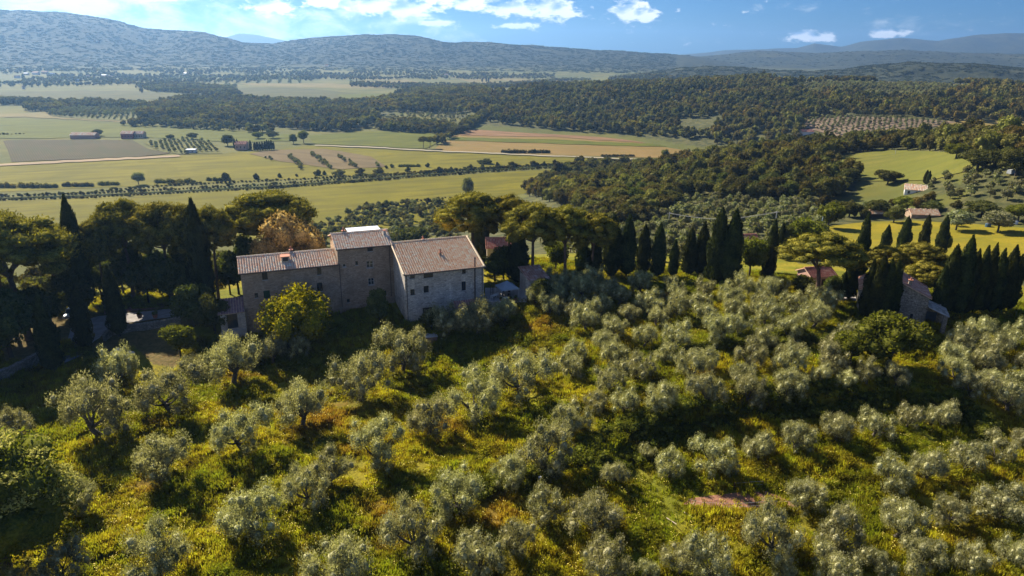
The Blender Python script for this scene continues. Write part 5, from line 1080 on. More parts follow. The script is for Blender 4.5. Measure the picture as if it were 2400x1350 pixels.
for i, p in enumerate(P[:nn]):
    s_ = rng.uniform(.75, 1.15); q = NEARW[int(rng.choice(5, p=[.25, .25, .2, .15, .15]))]
    plant('woodland_tree', q, 'brown-green oak at the near edge of the wood between olive grove and plain', 'tree', tuple(p), q[2] * s_, q[3] * s_ * rng.uniform(.8, 1.15), 'oaks at the near edge of the wood')
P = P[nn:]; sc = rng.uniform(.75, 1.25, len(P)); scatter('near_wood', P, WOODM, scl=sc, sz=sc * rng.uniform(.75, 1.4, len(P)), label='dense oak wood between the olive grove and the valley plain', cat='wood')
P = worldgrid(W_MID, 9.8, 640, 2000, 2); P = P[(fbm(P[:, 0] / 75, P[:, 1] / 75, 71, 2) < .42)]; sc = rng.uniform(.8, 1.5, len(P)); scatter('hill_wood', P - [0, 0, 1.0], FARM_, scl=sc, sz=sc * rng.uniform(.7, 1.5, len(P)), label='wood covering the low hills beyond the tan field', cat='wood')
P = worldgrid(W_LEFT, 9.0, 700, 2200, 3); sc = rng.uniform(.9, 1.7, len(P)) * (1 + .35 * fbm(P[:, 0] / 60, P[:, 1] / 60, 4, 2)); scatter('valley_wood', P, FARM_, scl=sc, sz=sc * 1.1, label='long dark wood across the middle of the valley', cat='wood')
far_parts = []
for poly, sp, rl, rh, sd in [([(0, 164), (700, 160), (1300, 176), (1300, 186), (800, 190), (560, 192), (300, 200), (0, 208)], 21, 2000, 4000, 5), ([(320, 203), (420, 198), (540, 208), (570, 224), (520, 226), (350, 214)], 9, 1300, 2200, 6), ([(60, 262), (60, 248), (180, 240), (340, 246), (340, 256), (210, 254), (120, 262)], 9, 1000, 1500, 7),
                             ([(0, 236), (120, 240), (100, 248), (0, 247)], 9, 1000, 1700, 8), ([(885, 284), (1000, 290), (1068, 300), (1062, 316), (960, 312), (885, 305)], 7, 780, 1000, 9), ([(200, 212), (330, 206), (430, 222), (330, 218)], 40, 1200, 2400, 10), ([(820, 196), (1000, 200), (1140, 200), (1300, 190), (1300, 200), (1100, 212), (960, 210), (820, 204)], 15, 1400, 2600, 11),
                             ([(330, 288), (420, 280), (500, 293), (650, 305), (640, 316), (500, 306), (400, 300), (280, 296)], 11, 800, 1100, 12), ([(1060, 312), (1140, 262), (1150, 268), (1085, 315)], 6, 760, 1300, 13), ([(1020, 338), (1058, 316), (1066, 318), (1035, 340)], 7, 700, 900, 14), ([(1240, 180), (1500, 176), (1850, 190), (1850, 200), (1500, 186), (1300, 192)], 13, 1500, 2600, 15),
                             ([(1870, 192), (2100, 188), (2420, 196), (2420, 205), (2150, 195), (2000, 193), (1880, 198)], 10, 1100, 2000, 16), ([(640, 178), (760, 172), (900, 182), (880, 190), (700, 186)], 30, 2000, 3600, 17)]:
    P = worldgrid(poly, sp, rl, rh, sd)
    if len(P): m = fbm(P[:, 0] / 120, P[:, 1] / 120, sd, 3) > (-.12 if sp > 20 else -.6); far_parts.append(P[m])
P = np.concatenate(far_parts); sc = rng.uniform(.8, 1.5, len(P)); scatter('distant_tree_belts', P, FARM_, scl=sc, label='belts and clumps of dark trees scattered over the far plain', cat='trees')
# hillside forest on the far ranges, as clumps
clump = blob_crown('forest_clump', [(0, 0, 2, 9, 8, 4), (7, 3, 1, 7, 7, 3.4), (-5, 6, 1, 8, 6, 3.4)], 60, 3.2, leaf_hill, .6, .85, 1.1, .9, -.2, .2)
hp = []
for rl, rh, a0, a1, sp in ((2900, 5000, -1.0, .22, 21), (2150, 3200, .1, .72, 19), (4600, 5700, .2, .72, 60)):
    n_ = int((a1 - a0) * (rh ** 2 - rl ** 2) / 2 / sp ** 2); a = rng.uniform(a0, a1, n_); r_ = np.sqrt(rng.uniform(rl ** 2, rh ** 2, n_)); x = r_ * np.sin(a); y = r_ * np.cos(a); z = height(x, y)
    m = (z > 14) & (fbm(x / 160, y / 160, 12, 3) > -.5); hp.append(np.stack([x, y, z - 2], 1)[m])
P = np.concatenate(hp); _s = rng.uniform(.5, 1.05, len(P)); scatter('hillside_forest', P + [0, 0, .6], [clump], scl=_s, sz=_s * .55, label='forest covering the far hill ranges', cat='forest')
# olive groves away from the farm
gl = []
for poly, sp, sy, an, rl, rh, ji in [(PINKGROVE, 7, 7, .3, 650, 900, .12), ([(1890, 200), (2010, 197), (2200, 202), (2420, 212), (2420, 225), (2300, 207), (2200, 225), (2100, 240), (2000, 226), (1880, 222)], 9, 9, .2, 1000, 1500, .15), ([(2195, 296), (2240, 285), (2420, 275), (2420, 340), (2320, 325)], 9, 9, .4, 300, 560, .35),
                                     ([(1885, 310), (1990, 325), (1960, 335), (1890, 330)], 6, 6, .5, 600, 800, .1), ([(2160, 425), (2300, 392), (2420, 400), (2420, 470), (2200, 470)], 6.5, 6.5, .3, 230, 420, .3), ([(2210, 470), (2420, 470), (2420, 512), (2260, 500)], 7, 7, .3, 220, 300, .4),
                                     ([(1560, 480), (1600, 462), (1700, 474), (1900, 480), (1940, 530), (1935, 600), (1860, 610), (1400, 630), (1330, 600), (1350, 520), (1450, 505)], 6.2, 6.2, .3, 172, 330, .3), ([(110, 264), (190, 255), (318, 258), (322, 284), (200, 278), (120, 273)], 13, 9, -.5, 1000, 1500, .06),
                                     ([(335, 337), (430, 327), (495, 333), (510, 346), (515, 358), (420, 361), (380, 356)], 14, 5, dirang((380, 345), (480, 340)) + 1.2, 700, 900, .08), ([(400, 182), (560, 176), (730, 184), (700, 196), (520, 196), (400, 192)], 30, 16, .3, 1800, 3000, .1), ([(500, 200), (560, 198), (545, 220), (500, 216)], 18, 12, -.2, 1300, 2100, .1),
                                     ([(1310, 180), (1400, 178), (1380, 190), (1320, 190)], 20, 12, .4, 1700, 2800, .1), ([(1420, 176), (1530, 174), (1530, 188), (1430, 192)], 20, 12, .9, 1700, 2800, .1), ([(890, 272), (1050, 262), (1100, 268), (1060, 292), (900, 285)], 9, 8, .3, 800, 1300, .4), ([(620, 372), (760, 360), (900, 392), (700, 400)], 22, 5, A_riv, 560, 720, .1)]:
    P = worldgrid(poly, sp, rl, rh, 31 + len(gl), an, ji, sy)
    if len(P): gl.append(P)
P = np.concatenate(gl); rr = np.hypot(P[:, 0], P[:, 1]); sc = rng.uniform(.7, 1.15, len(P)) * np.where(rr < 340, 1.15, 1) * np.where(rr > 1200, 1.8, 1)
scatter('distant_olive_groves', P, far_ol, scl=sc, label='olive groves in rows on the fields and slopes beyond the farm', cat='olive grove')
# mixed scrub behind the farmhouse
P = worldgrid([(560, 600), (640, 560), (780, 520), (850, 484), (1060, 476), (1080, 560), (1060, 640), (900, 640), (560, 660)], 5.2, 172, 470, 51, 0, .48)
P = P[fbm(P[:, 0] / 22, P[:, 1] / 22, 9, 2) > -.35]; scrub = [far_ol[0], far_ol[1], WOODM[4], WOODM[0], far_ol[2]]; sc = rng.uniform(.6, 1.1, len(P)); k_ = rng.integers(0, 5, len(P)); sc = np.where((k_ == 2) | (k_ == 3), sc * .6, sc * 1.15)
scatter('scrub_slope', P, scrub, scl=sc, idx=k_, label='mixed olive and scrub slope behind the farmhouse', cat='scrub')
P = worldgrid([(-20, 600), (560, 590), (560, 700), (-20, 720)], 6, 172, 240, 52, 0, .48); scatter('undergrowth', P, [WOODM[0], WOODM[1]], scl=rng.uniform(.45, .9, len(P)), label='dark undergrowth behind the left pines', cat='undergrowth')
P = worldgrid([(1330, 520), (1420, 470), (1560, 500), (1500, 530), (1380, 560)], 6.5, 190, 400, 53, 0, .45); scatter('dark_thicket', P, WOODM[:3], scl=rng.uniform(.7, 1.0, len(P)), label='dark thicket behind the central pines', cat='thicket')
P = worldgrid([(1860, 470), (2420, 460), (2420, 545), (2260, 535), (2140, 514), (1950, 528), (1880, 520)], 8.5, 205, 330, 54, 0, .48); P = P[fbm(P[:, 0] / 14, P[:, 1] / 14, 3, 2) > -.05]; scatter('garden_shrubs', P, [WOODM[4], WOODM[5], WOODM[0], far_ol[0]], scl=rng.uniform(.35, .75, len(P)), label='shrubs and garden bushes round the low brown house', cat='shrubs')
# reeds and hedges on the plain
bush = join_meshes('bush', proto_broad(660, leaf_wood, 160, .4, 6, 3.0, 2.2, .0, core=.8)[:2][::-1]); rp = []
for off, pts, sp in [(8, RIV, 2.6), (-7, RIV, 2.6), (0, [(240, 449), (420, 434), (640, 424), (850, 414), (1000, 404), (1100, 398), (1300, 388), (1400, 382)], 3.0), (0, [(840, 487), (900, 480), (1000, 470), (1060, 464)], 3), (0, [(1385, 380), (1440, 383), (1500, 376), (1600, 376)], 3.5), (0, [(0, 316), (60, 315)], 4), (0, [(640, 258), (900, 240)], 9)]:
    Q = [atz(*p, 0) for p in pts]
    for a, b in zip(Q[:-1], Q[1:]):
        L = np.linalg.norm(b - a); d = (b - a) / L; nn_ = np.array([-d[1], d[0], 0])
        for s_ in np.arange(0, L, sp): rp.append(a + d * s_ + nn_ * (off + rng.normal() * .9))
P = np.array(rp); sc = rng.uniform(.35, .85, len(P)) * (1 + .5 * fbm(P[:, 0] / 30, P[:, 1] / 30, 2, 2)); scatter('reed_banks', P, [bush], scl=sc, label='reeds and bushes lining the canal and ditches', cat='reeds')
HG = [(0, 135, 440, 9, 'longest hedge piece along the roadside at the left edge'), (147, 220, 437, 8, 'second hedge piece from the left along the roadside'), (226, 280, 434, 7, 'short third hedge piece along the roadside'), (362, 460, 429, 8, 'hedge piece right of the pale tree'), (486, 540, 424, 7, 'last hedge piece before the open field'), (1175, 1290, 359, 7, 'bushy hedge along the white road in front of the tan field'), (1410, 1488, 367, 4, 'low hedge along the white road left of the round tree'), (935, 985, 391, 5, 'low hedge on the canal strip in the middle')]
for x0, x1, y, h_, lab in HG:
    a = atz(x0, y, 0); b = atz(x1, y, 0); L = float(np.linalg.norm(b - a)); k = px_per_m((a + b) / 2); hh = h_ / k * 1.2; nb = max(4, int(L / 3)); r = np.random.default_rng(int(x0) + 9)
    bl = [(L * (j + .5) / nb + r.normal() * .4, r.normal() * .5, hh * .35, 2.2, 1.6, hh * (.5 + .35 * r.random())) for j in range(nb)]
    me = blob_crown('hedge', bl, min(2600, nb * 130), .42, leaf_wood, .6, .8, 1.12, .85, -.3, .3, r)
    tag(link('hedge', me), lab, 'hedge', 'hedges on the plain'); o = bpy.context.scene.objects[-1] if False else None
    ob = [q for q in COL.objects if q.data is me][0]; ob.location = tuple(a); ob.rotation_euler.z = math.atan2(b[1] - a[1], b[0] - a[0])
BS = proto_broad(670, leaf_wood, 700, .35, 8, 3.2, 2.4, .0)
for i, (x, y, w) in enumerate([(746, 411, 20), (760, 410, 12), (797, 411, 34), (846, 407, 26), (890, 407, 30), (905, 395, 9), (918, 393, 11), (1003, 392, 12), (1140, 384, 40), (1030, 404, 22), (1058, 401, 12), (1103, 398, 16), (1131, 397, 16), (1166, 392, 14), (1275, 388, 12), (1200, 391, 24), (600, 420, 18), (655, 416, 12), (695, 414, 8), (957, 404, 16), (1250, 389, 24), (1300, 386, 14)]):
    p = atz(x, y, 0); wm = w / px_per_m(p); plant('shrub', BS, f'{ORD[i] if i < 3 else ""} dark shrub dotting the canal strip on the plain'.strip(), 'shrub', tuple(p), wm, min(wm * .8, 4.5), 'shrubs dotting the canal strip')

# ------------------------------------------------------------------ grass, weeds and brambles on the near slope
def grass_material(name, k, tr):
    m, t = new_mat(name); grp = t.node('ShaderNodeGroup'); grp.node_tree = gg; oi = t.node('ShaderNodeObjectInfo')
    hs = t.node('ShaderNodeHueSaturation'); t.l.new(grp.outputs[0], hs.inputs['Color']); t.l.new(t.math('ADD', t.math('MULTIPLY', oi.outputs['Random'], .9 * k), .6 * k), hs.inputs['Value']); t.l.new(t.math('ADD', t.math('MULTIPLY', oi.outputs['Random'], .05), .475), hs.inputs['Hue'])
    d = t.node('ShaderNodeBsdfDiffuse'); t.l.new(hs.outputs[0], d.inputs[0]); q = t.node('ShaderNodeBsdfTranslucent'); t.l.new(t.mix(1.0, hs.outputs[0], (1.35, 1.35, .7), 'MULTIPLY'), q.inputs[0])
    mx = t.node('ShaderNodeMixShader'); mx.inputs[0].default_value = tr; t.l.new(d.outputs[0], mx.inputs[1]); t.l.new(q.outputs[0], mx.inputs[2]); finish(t, mx.outputs[0]); return m
gr1 = grass_material('meadow_grass', 1.25, .5); flw = simple_mat('yellow_flower', (.75, .62, .12), .7, .1, 1)
def tuft(seed, n, h, sp, flowers=0):
    r = np.random.default_rng(seed); V = []; Fc = []
    for i in range(n):
        a = r.random() * 6.28; q = np.array([math.cos(a), math.sin(a), 0]) * sp * math.sqrt(r.random()); hh = h * (.5 + .7 * r.random()); b = r.random() * 6.28; w_ = np.array([math.cos(b), math.sin(b), 0]) * .05
        tip = q + np.array([r.normal() * .13, r.normal() * .13, hh]); k = len(V); V += [q - w_ - [0, 0, .1], q + w_ - [0, 0, .1], tip + w_ * .4, tip - w_ * .4]; Fc.append((k, k + 1, k + 2, k + 3))
    nf = len(Fc)
    for i in range(flowers):
        a = r.random() * 6.28; q = np.array([math.cos(a) * sp * r.random(), math.sin(a) * sp * r.random(), h * (.8 + .3 * r.random())]); k = len(V); s_ = .035; V += [q + [-s_, -s_, 0], q + [s_, -s_, .02], q + [s_, s_, 0], q + [-s_, s_, .02]]; Fc.append((k, k + 1, k + 2, k + 3))
    Fc = np.array(Fc)
    return np_mesh('tuft', np.array(V), [Fc[:nf], Fc[nf:]] if flowers else Fc, False, [gr1, flw] if flowers else [gr1])
TU = [tuft(1, 22, .42, .38), tuft(2, 22, .34, .42), tuft(3, 26, .62, .34), tuft(4, 20, .35, .4, 4)]
PATHS = [[(1425, 1050), (1470, 1062), (1530, 1110), (1590, 1160), (1600, 1195), (1650, 1235), (1600, 1250), (1555, 1215), (1530, 1160), (1460, 1095)], [(600, 968), (625, 960), (650, 1005), (700, 1050), (712, 1085), (680, 1080), (640, 1030), (612, 1000)], [(1930, 1180), (2010, 1165), (2060, 1185), (2000, 1200), (1940, 1200)]]
def near_points(sp, rlo, rhi, seed, amax=.80):
    r = np.random.default_rng(seed); n_ = int(amax * (rhi ** 2 - rlo ** 2) / sp ** 2); a = r.uniform(-amax, amax, n_); q = np.sqrt(r.uniform(rlo ** 2, rhi ** 2, n_)); x = q * np.sin(a); y = q * np.cos(a)
    z = height(x, y); px, py = project(x, y, z); m = (px > -60) & (px < 2460) & (py < 1420); x, y, z, px, py = x[m], y[m], z[m], px[m], py[m]
    no = [[(150, 735), (300, 725), (430, 720), (560, 715), (575, 765), (520, 790), (420, 800), (430, 850), (400, 880), (330, 880), (300, 850), (240, 830), (160, 800), (60, 860), (0, 860), (0, 780)], [(1590, 1182), (1640, 1156), (1795, 1146), (1885, 1190), (1700, 1200)], [(505, 785), (500, 680), (760, 570), (1140, 560), (1145, 715), (950, 757), (905, 710), (800, 728), (580, 790)], [(1120, 715), (1125, 670), (1240, 668), (1245, 708)], [(1936, 684), (2010, 688), (2010, 710), (1950, 705)]] + PATHS
    for pl in no: k = inpoly(px, py, pl) & (rng.random(len(px)) < (.72 if pl in PATHS else .86 if pl[0][0] == 1590 else 1)); x, y, z, px, py = x[~k], y[~k], z[~k], px[~k], py[~k]
    return np.stack([x, y, z], 1)
P = near_points(.40, 52, 172, 61); den = fbm(P[:, 0] / 4, P[:, 1] / 4, 21, 3); P = P[den > -.42]; den = den[den > -.42]
k_ = np.where(rng.random(len(P)) < .12, 3, np.where(den > .12, 2, rng.integers(0, 2, len(P)))); scatter('meadow_grass', P, TU, scl=rng.uniform(.7, 1.45, len(P)) * (1 + .6 * den), idx=k_, label='long rough grass with yellow flowers covering the olive slope', cat='grass')
gw = grass_material('weed_leaf', .95, .4)
weed = [blob_crown('weed', [(rng.normal() * .35, rng.normal() * .35, .3 + rng.random() * .25, .38, .38, .34) for _ in range(6)], 420, .075, gw, .4, .5, 1.5, .45, -.4, .9, rng, 1.0) for _ in range(4)]
P = near_points(2.2, 52, 168, 62); m = fbm(P[:, 0] / 7, P[:, 1] / 7, 33, 3) > .08; P = P[m]; scatter('tall_weeds', P, weed, scl=rng.uniform(.7, 1.9, len(P)), label='clumps of tall yellow-green and rusty weeds between the olive trees', cat='weeds')
br = [blob_crown('bramble', [(rng.normal() * .7, rng.normal() * .7, .4 + rng.random() * .5, .7, .7, .6) for _ in range(8)], 900, .11, leaf_green, .6, .7, 1.2, .7, -.4, .4, rng, .9) for _ in range(3)]
bp = []
for Pb, dd, sp in ((_b1, (-2.6, 1.2), .42), (_b3, (-1.6, 1.0), .6), (_b2, (-1.0, 1.0), .9)):
    for a, b in zip(Pb[:-1], Pb[1:]):
        L = np.linalg.norm(b - a); d = (b - a) / L
        for s_ in np.arange(0, L, sp): o_ = rng.uniform(*dd); bp.append(a + d * s_ + np.array([-d[1], d[0]]) * o_)
bp = np.array(bp); P = np.column_stack([bp, height(bp[:, 0], bp[:, 1])]); scatter('brambles', P, br, scl=rng.uniform(.5, 1.15, len(P)), label='dark brambles growing on the terrace banks', cat='brambles')
# ------------------------------------------------------------------ yard, terrace and small things
sheet('drive', [(158, 800), (170, 760), (230, 742), (300, 735), (425, 722), (520, 712), (545, 716), (520, 728), (430, 740), (300, 757), (250, 776), (215, 808), (180, 842), (150, 852)], gravel, .10, grid=8)
sheet('leaf_litter_bed', [(240, 722), (300, 714), (420, 706), (425, 718), (300, 732), (245, 738)], simple_mat('red_leaf_litter', (.24, .12, .085), .95, .45, 2), .14, grid=8)
sheet('garden_plot', [(1600, 1184), (1618, 1170), (1650, 1164), (1700, 1160), (1745, 1154), (1795, 1153), (1830, 1166), (1872, 1188), (1800, 1191), (1700, 1196)], simple_mat('tilled_red_soil', (.25, .12, .07), .95, .3, 1.5, bumpd=.3), .10, grid=8)
cut = simple_mat('cut_grass', (.20, .19, .045), .95, .35, 1.2, bumpd=.2)

def stone_wall(name, label, pts, h_, t_, mat, n_extra=0, seed=1, stuff_name='stone'):
    """dry wall following the ground: a body with proud coping stones, each its own piece"""
    root = thing(name, label, 'wall', (0, 0, 0)); mb = MB(); P = [gp(*p) for p in pts]; r = random.Random(seed); fine = []
    for a, b in zip(P[:-1], P[1:]):
        n = max(1, int((b - a).length / 1.1)); fine += [a + (b - a) * i / n for i in range(n)]
    fine.append(P[-1]); st = MB().box(-.34, .34, -t_ / 2 - .05, t_ / 2 + .05, 0, .2).mesh('coping_stone', mat)
    for i in range(len(fine) - 1):
        a, b = fine[i], fine[i + 1]; za, zb = hz(a.x, a.y), hz(b.x, b.y); d = (b - a); d.z = 0; d.normalize(); nn = Vector((-d.y, d.x, 0)) * t_ / 2; k = r.uniform(.95, 1.05)
        p = [a - nn, b - nn, b + nn, a + nn]; lo = [(q.x, q.y, (za if j in (0, 3) else zb) - 1.2) for j, q in enumerate(p)]; hi = [(q.x, q.y, (za if j in (0, 3) else zb) + h_) for j, q in enumerate(p)]
        mb.poly(lo + hi, [(4, 5, 6, 7), (0, 1, 5, 4), (2, 3, 7, 6), (0, 4, 7, 3), (1, 2, 6, 5)])
        for f in (.25, .72):
            q = a + (b - a) * f; o = link('coping_stone', st, root, (q.x, q.y, za + (zb - za) * f + h_ - .04)); o.rotation_euler = (r.uniform(-.08, .08), r.uniform(-.08, .08), math.atan2(d.y, d.x) + r.uniform(-.15, .15)); s_ = r.uniform(.75, 1.15); o.scale = (s_, s_, r.uniform(.7, 1.4))
    mb.build('body', mat, root); return root
stone_wall('stone_wall', 'long rough stone wall running out of the lower left edge', [(-60, 935), (0, 897), (60, 870), (118, 838)], 1.9, .8, stone_dry, seed=3)
stone_wall('stone_wall', 'low shaded stone wall under the gravel drive', [(245, 800), (262, 785), (300, 778), (360, 770), (425, 758)], 1.3, .5, stone_dry, seed=4)
# terrace beside the tall block
tA = gp(1137, 722); tB = gp(1236, 716); tz = 51.0
ter = thing('terrace', 'paved stone terrace with retaining wall beside the tall stone block', 'terrace', (tA.x, tA.y, 0), math.atan2(tB.y - tA.y, tB.x - tA.x)); tl = (tB - tA).length
mb = MB(); wall_panel(mb, (0, 0, 0), X, -Yv, tl, 46.5, tz); wall_panel(mb, (tl, 0, 0), Yv, X, 9, 47, tz); wall_panel(mb, (0, 9, 0), -Yv, -X, 9, 47, tz); mb.build('retaining_wall', stone_grey, ter)
MB().poly([(0, 0, tz), (tl, 0, tz), (tl, 9, tz), (0, 9, tz)], [(0, 1, 2, 3)]).build('paving', paving, ter)
st = MB().box(-.4, .4, -.22, .22, -.03, .17).mesh('coping_stone', stone_grey)
for i in range(int(tl / .85)): o = link('coping_stone', st, ter, (.45 + i * .85, .1, tz)); o.rotation_euler.z = random.uniform(-.06, .06)
Rz = math.atan2(tB.y - tA.y, tB.x - tA.x); ex = Vector((math.cos(Rz), math.sin(Rz), 0)); ey = Vector((-math.sin(Rz), math.cos(Rz), 0))
def onter(u, v): return tA.xy.to_3d() + ex * u + ey * v + Vector((0, 0, tz + .005))
# outbuilding with tiled roof (mono-pitch)
pO = gp(1240, 697); ob = thing('tiled_outbuilding', 'small stone outbuilding with reddish tiled roof beside the blue-grey canopy', 'outbuilding', (pO.x, pO.y, 50.6), rad(20))
zf = h_for(Vector((pO.x, pO.y, 50.6)), 656); sv, ls = slope((0, -.5, zf), (0, 6.2, zf + 1.1)); tiled_roof(ob, (-.35, -.5, zf), (1, 0, 0), 5.0, sv, ls, tile_mat('mottled_tiles', [(.34, .16, .11), (.46, .26, .19), (.60, .46, .38), (.40, .27, .2)]), seed=51)
mb = MB(); wall_panel(mb, (0, 0, 0), X, -Yv, 4.3, -3.5, zf - .05, [(1.4, 2.3, .1, 2.0)], .25); wall_panel(mb, (0, 5.8, 0), -Yv, -X, 5.8, -3.5, zf + .1); wall_panel(mb, (4.3, 0, 0), Yv, X, 5.8, -3.5, zf + .1); wall_panel(mb, (4.3, 5.8, 0), -X, Yv, 4.3, -3, zf + 1.0); mb.build('wall', stone_grey, ob); MB().box(1.4, 2.3, .12, .2, .1, 2.0).build('door', wood_dark, ob)
# canopy tent
pG = onter(4.6, 3.6); gz = thing('canopy_tent', 'blue-grey pointed fabric canopy on white poles over the terrace tables', 'canopy', tuple(pG), Rz + .35); hs = 1.95
mb = MB(); k = 6; V = []
for i in range(4):
    a = [(-hs, -hs), (hs, -hs), (hs, hs), (-hs, hs)][i]; b = [(hs, -hs), (hs, hs), (-hs, hs), (-hs, -hs)][i]
    rows = []
    for j in range(k + 1):
        t = j / k; z = 2.15 + 1.35 * (t ** 1.25); s_ = 1 - t; rows.append([((a[0] + (b[0] - a[0]) * q) * s_, (a[1] + (b[1] - a[1]) * q) * s_, z - .10 * math.sin(math.pi * q) * s_) for q in (0, .25, .5, .75, 1)])
    P = [q for r_ in rows for q in r_]; mb.poly(P, [(j * 5 + m_, j * 5 + m_ + 1, j * 5 + m_ + 6, j * 5 + m_ + 5) for j in range(k) for m_ in range(4)])
    mb.poly([(a[0], a[1], 2.15), (b[0], b[1], 2.15), (b[0] * 1.01, b[1] * 1.01, 1.93), (a[0] * 1.01, a[1] * 1.01, 1.93)], [(0, 1, 2, 3)])
mb.build('canopy', fabric_blue, gz)
for a in ((-hs, -hs), (hs, -hs), (hs, hs), (-hs, hs)): MB().bar((a[0] * .98, a[1] * .98, 0), (a[0] * .98, a[1] * .98, 2.15), .04, n=6).build('pole', frame_white, gz)
def table(p, rz, label, top=wood_pale):
    t = thing('garden_table', label, 'table', tuple(p), rz); MB().box(-.8, .8, -.42, .42, .71, .76).build('tabletop', top, t)
    for a in (-.7, .7):
        for b in (-.34, .34): MB().box(a - .03, a + .03, b - .03, b + .03, 0, .71).build('leg', wood_dark, t)
def chair(p, rz, label, mat, grp):
    c = thing('garden_chair', label, 'chair', tuple(p), rz, grp); MB().box(-.23, .23, -.23, .23, .42, .46).build('seat', mat, c); MB().box(-.23, .23, .19, .23, .46, .92).build('backrest', mat, c)
    for a in (-.2, .2):
        for b in (-.2, .2): MB().box(a - .02, a + .02, b - .02, b + .02, 0, .42).build('leg', mat, c)
table(onter(4.4, 3.6), Rz + .3, 'dark-legged wooden table under the blue-grey canopy')
for i, (u_, v_, a) in enumerate([(3.7, 2.9, 3.0), (4.9, 2.8, 3.3), (3.9, 4.5, 0), (5.1, 4.4, .2)]): chair(onter(u_, v_), Rz + a, 'dark chair at the table under the canopy', wood_dark, 'chairs under the canopy')
table(onter(2.0, 2.2), Rz + .9, 'pale wooden table in the open on the terrace', frame_white)
for i, (u_, v_, a) in enumerate([(1.4, 1.5, 2.6), (2.6, 2.9, -.4)]): chair(onter(u_, v_), Rz + a, ['white chair in front of the open terrace table', 'white chair behind the open terrace table'][i], frame_white, None)
sw = thing('garden_arch', 'slim metal arch standing on the open end of the terrace', 'arch', tuple(onter(1.9, 4.8)), Rz + 1.1)
pts = [(-.6 * math.cos(t), 0, 1.9 + .55 * math.sin(t)) for t in np.linspace(0, math.pi, 9)]
MB().tube([(-.6, 0, 0)] + pts + [(.6, 0, 0)], [.045] * 11, 6).build('arch_frame', metal_brown, sw); MB().tube([(-.6, .5, 0)] + [(q[0], .5, q[2]) for q in pts] + [(.6, .5, 0)], [.045] * 11, 6).build('arch_frame', metal_brown, sw)
for z_ in (.6, 1.2): MB().bar((-.6, 0, z_), (-.6, .5, z_), .03).build('rung', metal_brown, sw)
def pot(p, label, s_=1.0, plantmat=None):
    o = thing('plant_pot', label, 'plant pot', tuple(p), 0, None, s_); MB().tube([(0, 0, 0), (0, 0, .35), (0, 0, .42)], [.2, .3, .33], 10).build('pot', terracotta, o)
    link('plant', blob_crown('plant', [(0, 0, .62, .3, .3, .28), (.12, .1, .8, .2, .2, .2)], 160, .07, plantmat or leaf_green, .5), o)
pot(onter(6.3, .8), 'potted plant at the right end of the terrace wall', 1.2); pot(onter(5.2, .6), 'potted plant on the terrace, in the middle of the wall edge'); pot(onter(3.2, .6), 'potted plant near the white chair on the terrace edge', .9)
for i, x in enumerate((330, 366)): p = gp(x, 756); pot((p.x, p.y, p.z + 1.0), ['left', 'right'][i] + ' terracotta pot on the wall beside the drive', 1.7)
wb = thing('white_basin', 'white round basin on a pedestal near the terrace edge', 'basin', tuple(onter(4.3, .9))); MB().tube([(0, 0, 0), (0, 0, .5)], [.18, .14], 10).build('pedestal', frame_white, wb); MB().tube([(0, 0, .5), (0, 0, .62), (0, 0, .68)], [.2, .5, .52], 14).build('bowl', frame_white, wb)
p = gp(1137, 716); tk = thing('white_tank', 'pale rounded tank at the foot of the terrace by the house corner', 'tank', (p.x + .3, p.y - .6, p.z)); MB().tube([(0, 0, 0), (0, 0, .15), (0, 0, .9), (0, 0, 1.1)], [.5, .6, .6, .35], 12).build('tank', white_sheet, tk); MB().tube([(0, 0, 1.1), (0, 0, 1.2)], [.15, .15], 8).build('lid', metal_brown, tk)
p = gp(1010, 800); wl = thing('brick_well', 'square low brick well head in the shade below the tall block', 'well', (p.x, p.y, p.z), rad(15)); MB().box(-1.1, 1.1, -.9, .9, -.5, 1.2).build('wall', stone_mat('pink_brick', (.34, .2, .15), (.42, .27, .2), (.3, .24, .2), .3, .1), wl); MB().box(-1.2, 1.2, -1.0, 1.0, 1.203, 1.33).build('cover', concrete, wl)
p = gp(1265, 1137); bh = thing('white_marker_post', 'short white post in the dark shade between olive trees', 'post', (p.x, p.y, p.z)); MB().box(-.16, .16, -.16, .16, -.2, 1.2).build('post', frame_white, bh); MB().box(-.2, .2, -.2, .2, 1.203, 1.26).build('cap', frame_white, bh)
# ---- vehicles
def wheel(root, x, y, r_=.33, w_=.22):
    t = MB().bar((x, y - w_ / 2, r_), (x, y + w_ / 2, r_), r_, n=18).build('wheel', simple_mat('tyre_rubber', (.02, .02, .02), .8), root); MB().bar((x, y - w_ / 2 - .012, r_), (x, y + w_ / 2 + .012, r_), r_ * .6, n=14).build('rim', white_sheet, t)
def vehicle(name, label, cat, p, rz, paint, L=4.6, Wd=1.8, prof=None, grp=None):
    """body from a side outline swept across, narrowing upwards"""
    v = thing(name, label, cat, p, rz, grp); n = len(prof); mb = MB(); zt = max(q[1] for q in prof); rows = []
    for y, k in ((-Wd / 2, 1), (-Wd / 2 + .09, 1.0), (Wd / 2 - .09, 1.0), (Wd / 2, 1)):
        rows.append([(x, y * (1 - .16 * max(0, z - .95) / (zt - .95)), z if abs(y) < Wd / 2 - .01 else z - .05 * (z > .5)) for x, z in prof])
    P = [q for r_ in rows for q in r_]; fs = [(j * n + i, j * n + (i + 1) % n, (j + 1) * n + (i + 1) % n, (j + 1) * n + i) for j in range(3) for i in range(n)]
    mb.poly(P, fs + [tuple(range(n)), tuple(range(4 * n - 1, 3 * n - 1, -1))]).build('body', paint, v)
    for x in (-L * .31, L * .31):
        for y in (-Wd / 2 + .1, Wd / 2 - .1): wheel(v, x, y)
    return v
